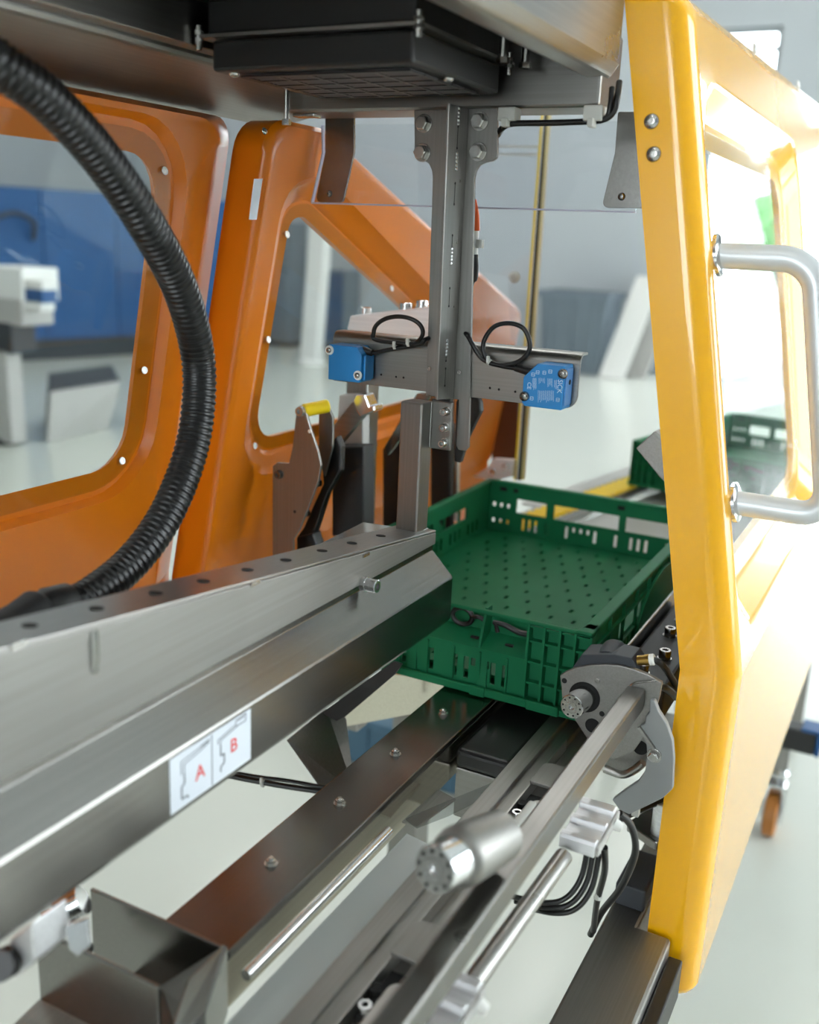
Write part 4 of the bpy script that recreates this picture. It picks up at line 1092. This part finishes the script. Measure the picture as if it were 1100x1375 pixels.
# block and cylinder behind the plate
MB().prism(by_([(768, 898), (781, 879), (826, 879), (848, 884), (858, 900), (830, 894), (800, 893)], YB+.0065), (0, .035, 0)).build('bearing_block', 'plinth', gt, bevel=.001)
a = PY(822, 884, 1.0); a = V((a.x, .985, a.z-.002)); MB().cyl(a, a+V((0, .028, .004)), .0165, n=28).build('rotary_cylinder', 'plinth', gt, smooth=True)
# rear disc plate
pl2 = [(830, 985), (850, 970), (868, 968), (870, 990), (872, 1010), (866, 1028), (850, 1040), (832, 1042), (815, 1036), (812, 1015)]
MB().prism(by_(pl2, .992), (0, .005, 0)).build('rear_plate', 'steel_mat', gt, bevel=.0006)
for (x, y, r) in ((860, 1004, .0085), (838, 1006, .0060)):
    p = PY(x, y, .992); MB().lathe(p, (0, -1, 0), [(0, r), (.0004, r*.97)], 20).build('hole', 'dark', gt)
# link arm with bolt
la = [(873, 940), (879, 941), (884, 955), (895, 972), (903, 995), (905, 1020), (903, 1060), (890, 1072), (870, 1082), (845, 1094), (832, 1088), (822, 1074), (838, 1062), (856, 1050), (866, 1036), (869, 1015), (868, 1000), (862, 985), (858, 976), (866, 972), (867, 962), (872, 957)]
MB().prism(by_(la, .962), (0, .008, 0)).build('link_arm', plain('grey_cast_metal', (150, 152, 152), .5, .3, noise=.08, nscale=30, bump=.1), gt, bevel=.0012)
p = PY(879, 1014, .962)
hex_bolt(gt, p, (0, -1, 0), .0058, .005, .0078)
MB().bar(PY(858, 976, .960), PY(879, 1006, .960), .003, .004, (0, -1, 0)).build('spring_rod', 'steel', gt)
MB().tube(smooth_path([PY(812, 1032, .975), PY(835, 1040, .975), PY(852, 1034, .975), PY(864, 1024, .975)], 6), .0045, 12).build('curved_pipe', 'steel', gt, smooth=True)
# round bar under the tube
a = PZ(629, 1328, .930); b = PZ(757, 1150, .930)
MB().cyl(a, b, .0078, n=28).build('round_bar', 'steel', gt, smooth=True)

# ------------------------------------------------------------------ ribbed aluminium actuators
def actuator(label, x0, y0, y1, zt, xl):
    t = thing('pneumatic_actuator', label, 'actuator', (x0, y0, zt-.03), 'ribbed aluminium actuators under the guide tube')
    w = y1-y0; pr = []
    prof2 = [(0, -.014), (0, -.003), (.03, 0), (.13, 0), (.15, -.005), (.42, -.005), (.44, 0), (.54, 0), (.56, -.005), (.80, -.005), (.82, 0), (.97, 0), (1.0, -.003), (1.0, -.014)]
    MB().prism([(x0, y0+w*u, zt+v-.004*(1-u)) for u, v in prof2], (xl, 0, 0)).build('ribbed_body', 'alu', t, bevel=.0008)
    MB().prism([(x0+xl+.0002, y0+w*u, zt+v-.004*(1-u)) for u, v in ((.02, -.013), (.02, -.004), (.98, -.004), (.98, -.013))], (.003, 0, 0)).build('end_cap', 'stone', t, bevel=.001)
    MB().cyl((x0+xl+.003, y0+w*.75, zt-.010), (x0+xl+.010, y0+w*.75, zt-.012), .0058, .0042, 14).build('cable_boot', 'white', t, smooth=True)
    return t
ac = actuator('ribbed aluminium actuator with a white cable boot beside the link arm', -.2260, .756, .822, .950, .033)
ac2 = actuator('ribbed aluminium actuator at the end of the round bar', -.2400, .497, .552, .950, .030)

# ------------------------------------------------------------------ black cables below the actuators
def cz(x, y, z): return PZ(x, y, z)
cable('signal_cable', [PZ(832, 1092, .935), PZ(848, 1110, .915), PZ(853, 1145, .88), PZ(835, 1190, .83), PZ(808, 1225, .78), PZ(793, 1255, .74)], .0036, 'black cable curving down from the white cable boot', group='black cables below the guide tube')
cable('signal_cable', [PZ(812, 1138, .92), PZ(812, 1170, .88), PZ(802, 1210, .82), PZ(797, 1250, .76)], .0032, 'straight black cable dropping from the actuator to the lower rail', [(PZ(803, 1205, .83), (0, .2, 1))], group='black cables below the guide tube')
for k in range(3):
    cable('signal_cable', [q_+V((.0050*k-.004, .002*k, -.0050*k)) for q_ in (PZ(796, 1135, .912), PZ(786, 1180, .88), PZ(765, 1208, .86), PZ(735, 1214, .85), PZ(690, 1205, .84))], .0027, 'black cable looping away in a tied bundle below the round bar', (), group='tied cable bundle')
cable('signal_cable', [PZ(300, 1040, .80), PZ(340, 1048, .80), PZ(385, 1056, .80), PZ(440, 1064, .80)], .0036, 'pair of black cables tied below the guide beam, thick one', [(PZ(353, 1052, .80), (1, .2, 0))], group='cables below the guide beam')
cable('signal_cable', [PZ(300, 1035, .79), PZ(345, 1043, .79), PZ(390, 1049, .79), PZ(440, 1058, .79)], .0026, 'thinner black cable lying along the tied cable below the guide beam', group='cables below the guide beam')
# ------------------------------------------------------------------ corrugated hose
ho = thing('corrugated_hose', 'thick black corrugated hose arching beside the orange door', 'hose', PD(60, 818, .90))
hp = [PD(-60, 40, .64), PD(0, 88, .66), PD(62, 132, .69), PD(132, 207, .74), PD(196, 300, .80), PD(243, 390, .87), PD(266, 480, .92), PD(265, 560, .925), PD(249, 630, .915), PD(218, 700, .89), PD(174, 758, .86), PD(120, 801, .825), PD(90, 814, .81)]
sp_ = smooth_path(hp, 40)
# resample evenly
cum = [0]
for i in range(1, len(sp_)): cum.append(cum[-1]+(sp_[i]-sp_[i-1]).length)
def at_len(s):
    for i in range(1, len(cum)):
        if cum[i] >= s: return sp_[i-1].lerp(sp_[i], (s-cum[i-1])/max(1e-9, cum[i]-cum[i-1]))
    return sp_[-1]
pitch = .0060; nr = int(cum[-1]/pitch); pts = []; rad = []
RH = .0158
for i in range(nr):
    for k, r in ((0, RH*.925), (.20, RH*.935), (.36, RH), (.62, RH), (.80, RH*.935)):
        pts.append(at_len((i+k)*pitch)); rad.append(r)
MB().tube(pts, lambda i: rad[i], 28).build('ribbed_hose', 'hose', ho, smooth=True)
a = PD(90, 814, .81); b = PD(50, 824, .79); c3 = PD(12, 842, .76); d3 = PD(-40, 880, .72)
dirf = (b-a).normalized()
MB().lathe(a-dirf*.004, dirf, [(0, .0175), (.003, .0190), (.022, .0190), (.024, .0175), (.030, .0165)], 28).build('coupling_nut', 'black', ho, smooth=True)
MB().tube(smooth_path([a+dirf*.022, b, c3, d3, V((d3.x-.03, d3.y-.03, d3.z-.06)), V((-.76, d3.y-.05, .97)), V((-.775, d3.y-.05, .862))], 8), lambda i: .0155+.004*max(0, 1-abs(i-9)/5), 24).build('elbow', 'black_matt', ho, smooth=True)

# ------------------------------------------------------------------ lever with the yellow grip
lv = thing('clamp_lever', 'steel clamp lever with a yellow grip beside the orange panel', 'lever', PY(395, 745, 1.05))
YL = 1.052
def ly(pts, Y): return [PY(x, y, Y) for x, y in pts]
MB().prism(ly([(398, 549), (404, 545), (410, 549), (417, 575), (427, 605), (431, 625), (428, 645), (415, 680), (402, 712), (394, 725), (394, 765), (366, 768), (366, 626), (372, 621), (388, 622), (393, 600), (396, 570)], YL), (0, .004, 0)).build('lever_plate', 'steel_z', lv, bevel=.0008)
a = PY(405, 552, YL); b = PY(440, 545, YL+.03)
MB().cyl(a+V((0, .004, 0)), V((b.x, YL+.032, b.z)), .0085, n=24).build('grip', 'yel_pl', lv, bevel=.002, smooth=True)
socket_screw(lv, a, (0, -1, 0), .0062, .005, washer=.0068)
MB().prism(ly([(428, 556), (436, 545), (441, 546), (447, 560), (447, 600), (436, 640), (428, 620)], YL+.034), (0, .004, 0)).build('lever_plate', 'steel_z', lv, bevel=.0008)
socket_screw(lv, PY(375, 637, YL), (0, -1, 0), .0052, .004, 'steel_dark', washer=.0064)
for (x, y, r) in ((396, 687, .0022), (416, 579, .0026)):
    MB().lathe(PY(x, y, YL), (0, -1, 0), [(0, r), (.0004, r)], 14).build('hole', 'dark' if r < .0025 else 'white', lv)
# dark latch with chain links behind the lever
lk = thing('latch_chain', 'dark latch arm with bright link pins behind the yellow grip lever', 'latch', PY(410, 735, 1.09))
YK = 1.095
MB().prism(ly([(432, 612), (452, 585), (458, 600), (457, 632), (440, 662), (428, 700), (418, 728), (400, 735), (398, 722), (408, 708), (420, 680), (434, 650)], YK), (0, .012, 0)).build('latch_arm', 'black', lk, bevel=.002)
for (x, y) in ((428, 648), (412, 688), (440, 612)):
    p = PY(x, y, YK); MB().lathe(p, (0, -1, 0), [(0, .006), (.006, .0055), (.007, .003)], 12).build('link_pin', 'chrome', lk, smooth=True)
MB().prism(ly([(398, 722), (420, 716), (428, 740), (398, 748)], YK-.006), (0, .02, 0)).build('latch_foot', 'black', lk, bevel=.002)
# slanting clamp bar
cb = thing('clamp_bar', 'slanting flat steel bar with a bright hooked tip', 'clamp bar', PY(430, 618, 1.12))
MB().prism(ly([(424, 602), (472, 541), (490, 536), (494, 552), (482, 566), (434, 626), (426, 616)], 1.125), (0, .010, 0)).build('bar', 'steel_x', cb, bevel=.001)
MB().prism(ly([(474, 538), (478, 530), (490, 530), (496, 546), (502, 545), (503, 552), (484, 560), (478, 551)], 1.118), (0, .024, 0)).build('hook_tip', 'chrome', cb, bevel=.0015)

# ------------------------------------------------------------------ rear machinery behind the upright
rm = thing('rear_gearbox', 'pale machined block with bolts above black gear housing', 'gearbox', (-.70, 1.45, .9))
YR = 1.19
blk = ly([(466, 440), (470, 424), (500, 420), (540, 416), (576, 412), (600, 416), (600, 452), (466, 456)], YR)
MB().prism(blk, (0, .05, 0)).build('machined_block', 'alu', rm, bevel=.002)
for (x, y) in ((491, 421), (545, 415), (567, 412)):
    p = PY(x, y, YR+.02); MB().lathe(p-V((0, 0, .002)), (0, 0, 1), [(0, .010), (.002, .010), (.002, .008), (.010, .008), (.011, .006)], 18).build('bolt', 'chrome', rm, smooth=True)
YR2 = 1.42
MB().prism(ly([(446, 600), (488, 600), (488, 720), (446, 720)], 1.15), (0, .03, 0)).build('dark_cover', 'black_matt', rm, bevel=.002)
MB().prism(ly([(514, 604), (528, 580), (542, 555), (542, 720), (514, 720)], 1.345), (0, .012, 0)).build('dark_cover', 'black_matt', rm, bevel=.002)
MB().prism(ly([(578, 535), (604, 535), (604, 720), (578, 690)], 1.53), (0, .02, 0)).build('dark_cover', 'black_matt', rm, bevel=.002)
MB().prism(ly([(516, 600), (548, 548), (560, 528), (580, 528), (545, 580), (520, 612)], 1.255), (0, .010, 0)).build('slant_bar', 'steel_dark', rm, bevel=.001)
MB().prism(ly([(604, 570), (615, 570), (613, 700), (602, 700)], 1.58), (0, .012, 0)).build('bright_strip', 'alu', rm, bevel=.001)
MB().prism(ly([(455, 530), (487, 530), (487, 600), (450, 605)], 1.185), (0, .02, 0)).build('pale_cover', 'stone', rm, bevel=.002)
MB().prism(ly([(630, 505), (645, 540), (646, 552), (628, 588), (618, 622), (610, 620), (612, 540)], 1.10), (0, .01, 0)).build('cover_tongue', 'black_matt', rm, bevel=.002)
# small chrome hinge plate behind crate
hp_ = thing('hinge_bracket', 'small bright bracket with bolts behind the far corner of the crate', 'bracket', PY(665, 640, 1.72))
MB().prism(ly([(634, 640), (655, 628), (662, 616), (690, 618), (688, 640), (664, 646)], 1.72), (0, .015, 0)).build('plate', 'alu', hp_, bevel=.002)
for (x, y) in ((662, 634), (679, 626)):
    socket_screw(hp_, PY(x, y, 1.72), (0, -1, 0), .007, .004, 'chrome')

# ------------------------------------------------------------------ striped edge profile and clear pane at the far end
ep = thing('edge_profile', 'upright profile with yellow edges and black seal at the far end', 'profile', PY(694, 645, 1.72))
YE = 1.74
def strip(name, mat, xa0, xb0, xa1, xb1, dep, back=0):
    p = [PY(xa0, 150, YE+back), PY(xb0, 150, YE+back), PY(xb1, 645, YE+back), PY(xa1, 645, YE+back)]
    MB().prism(p, (0, dep, 0)).build(name, mat, ep)
strip('yellow_edge', 'yel_pl', 727, 730, 690, 693, .012)
strip('white_core', 'white', 730, 731.5, 693, 695, .010)
strip('black_seal', 'black', 731.5, 735, 695, 699.5, .012)
strip('pale_edge', plain('pale_yellow_trim', (196, 180, 120), .5), 735, 737.5, 699.5, 702, .012)
strip('brown_plate', plain('brown_laminate', (86, 50, 32), .4), 712, 726, 666, 689.5, .02, .012) if False else None
gp = thing('clear_pane', 'clear pane beside the striped edge profile behind the orange panel', 'pane', PY(680, 450, 1.75))
q = [PY(560, 168, 1.752), PY(726, 168, 1.752), PY(706, 425, 1.752), PY(694, 462, 1.752), PY(686, 455, 1.752), PY(682, 372, 1.752), PY(565, 345, 1.752)]
MB().prism(q, (0, .005, 0)).build('sheet', 'acryl', gp)
for (x, y) in ((691, 372),):
    button_screw(gp, PY(x, y, 1.752), (0, -1, 0), .011, .005, 'tie')
m = MB()
for yy in (196, 207): m.bar(PY(640, yy, 1.75), PY(724, yy+1, 1.75), .003, .004)
m.build('rail_wire', 'tie', gp)
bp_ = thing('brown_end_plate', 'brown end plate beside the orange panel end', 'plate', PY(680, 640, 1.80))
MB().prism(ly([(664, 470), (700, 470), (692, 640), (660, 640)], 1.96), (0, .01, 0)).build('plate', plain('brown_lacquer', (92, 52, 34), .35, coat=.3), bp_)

# ------------------------------------------------------------------ grey folded sheet and clamp blocks by the yellow panel
gs = thing('folded_sheet', 'grey folded sheet corner beside the yellow panel edge', 'sheet', PY(880, 620, 1.10))
MB().prism(ly([(854, 602), (878, 580), (896, 600), (900, 655), (885, 640)], 1.11), (0, .003, 0)).build('sheet', 'steel_mat', gs, bevel=.001)
MB().prism(ly([(876, 581), (880, 579), (900, 596), (898, 604)], 1.105), (0, .02, 0)).build('fold', 'steel', gs, bevel=.001)
kb = thing('clamp_block', 'dark clamp block with socket screws behind the yellow panel edge', 'block', PZ(880, 880, .94))
kz = 1.000
q = [PZ(865, 880, kz), PZ(876, 852, kz), PZ(915, 815, kz), PZ(930, 850, kz), PZ(900, 898, kz)]
MB().prism([(-.262, 1.03, .935), (-.205, 1.03, .935), (-.205, 1.32, .935), (-.262, 1.32, .935)], (0, 0, .045)).build('block', 'plinth', kb, bevel=.004)
MB().prism([(-.268, 1.04, .94), (-.264, 1.04, .94), (-.264, 1.40, .94), (-.268, 1.40, .94)], (0, 0, .055)).build('guide_strip', 'steel_dark', kb, bevel=.001)
for y in (1.06, 1.115, 1.19, 1.25):
    socket_screw(kb, (-.238+.012*((y*100) % 2 > 1), y, .980), (0, 0, 1), .0072, .010, 'steel_dark', washer=.0085)
# brass fitting and air hoses
bf = thing('brass_fitting', 'brass push fitting with a black air hose on the bearing block', 'fitting', PY(862, 887, .985))
a = PY(857, 887, .985); b = PY(871, 886, .985)
MB().lathe(a, b-a, [(0, .0055), (.008, .0055), (.008, .0062), (.013, .0062), (.013, .0045), (.017, .0045)], 16).build('brass_body', 'brass', bf, smooth=True)
MB().lathe(b+(b-a)*.15, b-a, [(0, .0062), (.004, .0062), (.005, .005)], 16).build('release_ring', 'white', bf, smooth=True)
MB().tube(smooth_path([b+(b-a)*.3, PY(885, 889, .987), PY(893, 897, 1.0), PY(899, 906, 1.02), PY(908, 920, 1.05)], 6), .0036, 12).build('air_hose', 'rubber', bf, smooth=True)
t = thing('air_hose', 'black air hose passing behind the swivel bracket towards the yellow panel', 'hose', PY(895, 915, .985))
MB().tube(smooth_path([PY(886, 922, .984), PY(894, 924, 1.0), PY(902, 930, 1.03), PY(908, 936, 1.06)], 6), .0042, 12).build('sheath', 'rubber', t, smooth=True)
# bracket below the link arm
lb = thing('lower_mount', 'dark mount plate with a bright post below the link arm', 'mount', PZ(870, 1120, .74))
MB().prism([PZ(842, 1104, .80), PZ(870, 1085, .80), PZ(912, 1070, .80), PZ(912, 1135, .80), PZ(880, 1130, .80)], (0, 0, -.012)).build('mount_plate', 'steel_dark', lb, bevel=.002)
MB().cyl(PZ(888, 1118, .80), PZ(888, 1118, .80)+V((0, 0, .04)), .012, n=24).build('post', 'alu', lb, smooth=True)
MB().box((-.232, 1.02, .7005), (-.196, 1.10, .73)).build('foot_block', 'plinth', lb, bevel=.003)
m = MB(); m.tube(smooth_path([PZ(830, 1098, .84), PZ(865, 1082, .84), PZ(900, 1068, .84), PZ(915, 1060, .84)], 5), .006, 10); m.build('dark_hose', 'rubber', lb, smooth=True)
MB().box(PZ(855, 1082, .86)-V((.004, .004, .012)), PZ(855, 1082, .86)+V((.004, .004, .006))).build('cable_tie', 'tie', lb, bevel=.001)

# ------------------------------------------------------------------ gusset plates, blue box and cream sheet under the beam
gp2 = thing('gusset_bracket', 'folded steel gusset bracket under the guide beam', 'bracket', PY(430, 1040, .93))
MB().prism([PY(385, 994, .92), PY(436, 952, .99), PY(462, 965, 1.0), PY(474, 1066, .96), PY(430, 1058, .93)], V((.002, .002, 0))).build('gusset', 'steel_z', gp2)
MB().prism([PY(458, 955, 1.02), PY(462, 955, 1.02), PY(463, 1020, 1.02), PY(459, 1020, 1.02)], (0, .003, 0)).build('flange', 'steel', gp2)
cs = thing('polished_sheet', 'polished sheet reflecting the pale floor below the crate', 'sheet', PY(530, 940, 1.2))
MB().prism(ly([(462, 976), (461, 962), (515, 914), (528, 905), (612, 918), (600, 950)], 1.14), (0, .003, 0)).build('sheet', 'mirror', cs)
MB().prism(ly([(459, 962), (462, 962), (463, 1020), (460, 1020)], 1.14), (0, .003, 0)).build('edge', 'alu', cs)
bx = thing('blue_box', 'blue plastic box on the floor below the slide rail', 'box', PZ(495, 1000, 0))
p = PZ(465, 1020, 0.0); W2 = .42
bc = PZ(463, 1022, 0)
MB().prism([(bc.x, bc.y, 0), (bc.x+.40, bc.y, 0), (bc.x+.40, bc.y+.3, 0), (bc.x, bc.y+.3, 0)], (0, 0, .15)).build('body', 'bluebox', bx, bevel=.008)
MB().box((bc.x-.005, bc.y-.012, .125), (bc.x+.405, bc.y-.0005, .152)).build('rim', 'bluebox', bx, bevel=.004)
for k in range(4): MB().box((bc.x+.06+.09*k, bc.y-.008, .01), (bc.x+.075+.09*k, bc.y-.0005, .1245)).build('rib', 'bluebox', bx)

bs = thing('black_belt_edge', 'black strip hanging under the far end of the guide beam', 'strip', PY(480, 940, 1.0))
MB().prism([PY(431, 958, .985), PY(528, 888, .985), PY(540, 892, .985), PY(530, 906, .985), PY(464, 962, .985), PY(452, 968, .985)], (0, .003, 0)).build('strip', 'black_matt', bs)
# ------------------------------------------------------------------ near bracket carrying the rail
nb = thing('rail_bracket', 'dark folded steel bracket with a chrome clamp nut holding the slide rail end', 'bracket', (-.46, .47, .86))
zt = .930
MB().box((-.535, .503, .862), (-.402, .5065, zt)).build('cross_plate', 'steel_dark', nb, bevel=.001)
MB().box((-.535, .447, .862), (-.414, .4505, zt)).build('cross_plate', 'steel_dark', nb, bevel=.001)
MB().prism([(-.402, .503, zt), (-.402, .5065, zt), (-.380, .452, zt-.012), (-.380, .43, zt-.012), (-.414, .4505, zt), (-.414, .447, zt)][::1], (0, 0, -.002)).build('top_fold', 'steel_dark', nb)
MB().prism([(-.4020, .5065, zt), (-.3985, .5065, zt), (-.3780, .455, zt-.010), (-.3780, .418, zt-.010), (-.3815, .418, zt-.010), (-.4020, .4650, zt)], (0, 0, -.060)).build('side_plate', 'steel_dark', nb, bevel=.001)
MB().box((-.49, .4506, .866), (-.402, .503, .869)).build('floor_plate', 'steel_dark', nb)
MB().prism([(-.535, .447, .866), (-.414, .447, .866), (-.390, .39, .858), (-.535, .39, .858)], (0, 0, -.003)).build('apron', 'steel', nb)
c = PY(106, 1213, .480); dr = V((.25, -.5, .6)).normalized()
c = V((-.530, .478, .945))
c = PD(112, 1208, (V((-.53, .48, .93))-CAM).dot(FWD)); c2_ = c+CR*-.018-CU*.010-FWD*.0
MB().cyl(c, c2_+V((0, 0, 0)), .0115, n=24).build('clamp_nut', 'chrome', nb, smooth=True)
MB().cyl(c2_, c2_-CR*.012-CU*.006, .0065, n=20).build('clamp_screw', 'chrome', nb, smooth=True)
for k, (x, y) in enumerate(((100, 1250), (108, 1262), (62, 1243), (85, 1240), (115, 1268))):
    p = PD(x, y, (V((-.52, .47, .90))-CAM).dot(FWD)); MB().lathe(p-V((0, 0, .006)), (0, 0, 1), [(0, .006), (.004, .006), (.008, .004), (.009, .001)], 14).build('cap_nut', 'chrome', nb, smooth=True)
MB().prism([PD(x, y, .655) for x, y in ((86, 1245), (118, 1232), (122, 1270), (104, 1285), (92, 1275))], FWD*.004).build('chrome_lug', 'chrome', nb, bevel=.001)
# bright end block of the beam at the lower edge
eb = thing('beam_end_block', 'bright square end block below the guide beam', 'block', (-.50, .36, .98))
q = [PY(12, 1262, .372), PY(42, 1240, .372), PY(47, 1290, .372), PY(18, 1315, .372)]
MB().prism(q, (0, .03, 0)).build('block', 'alu', eb, bevel=.0015)
MB().cyl(PY(-2, 1298, .36), PY(12, 1290, .372), .010, n=20).build('bush', 'black', eb, smooth=True)
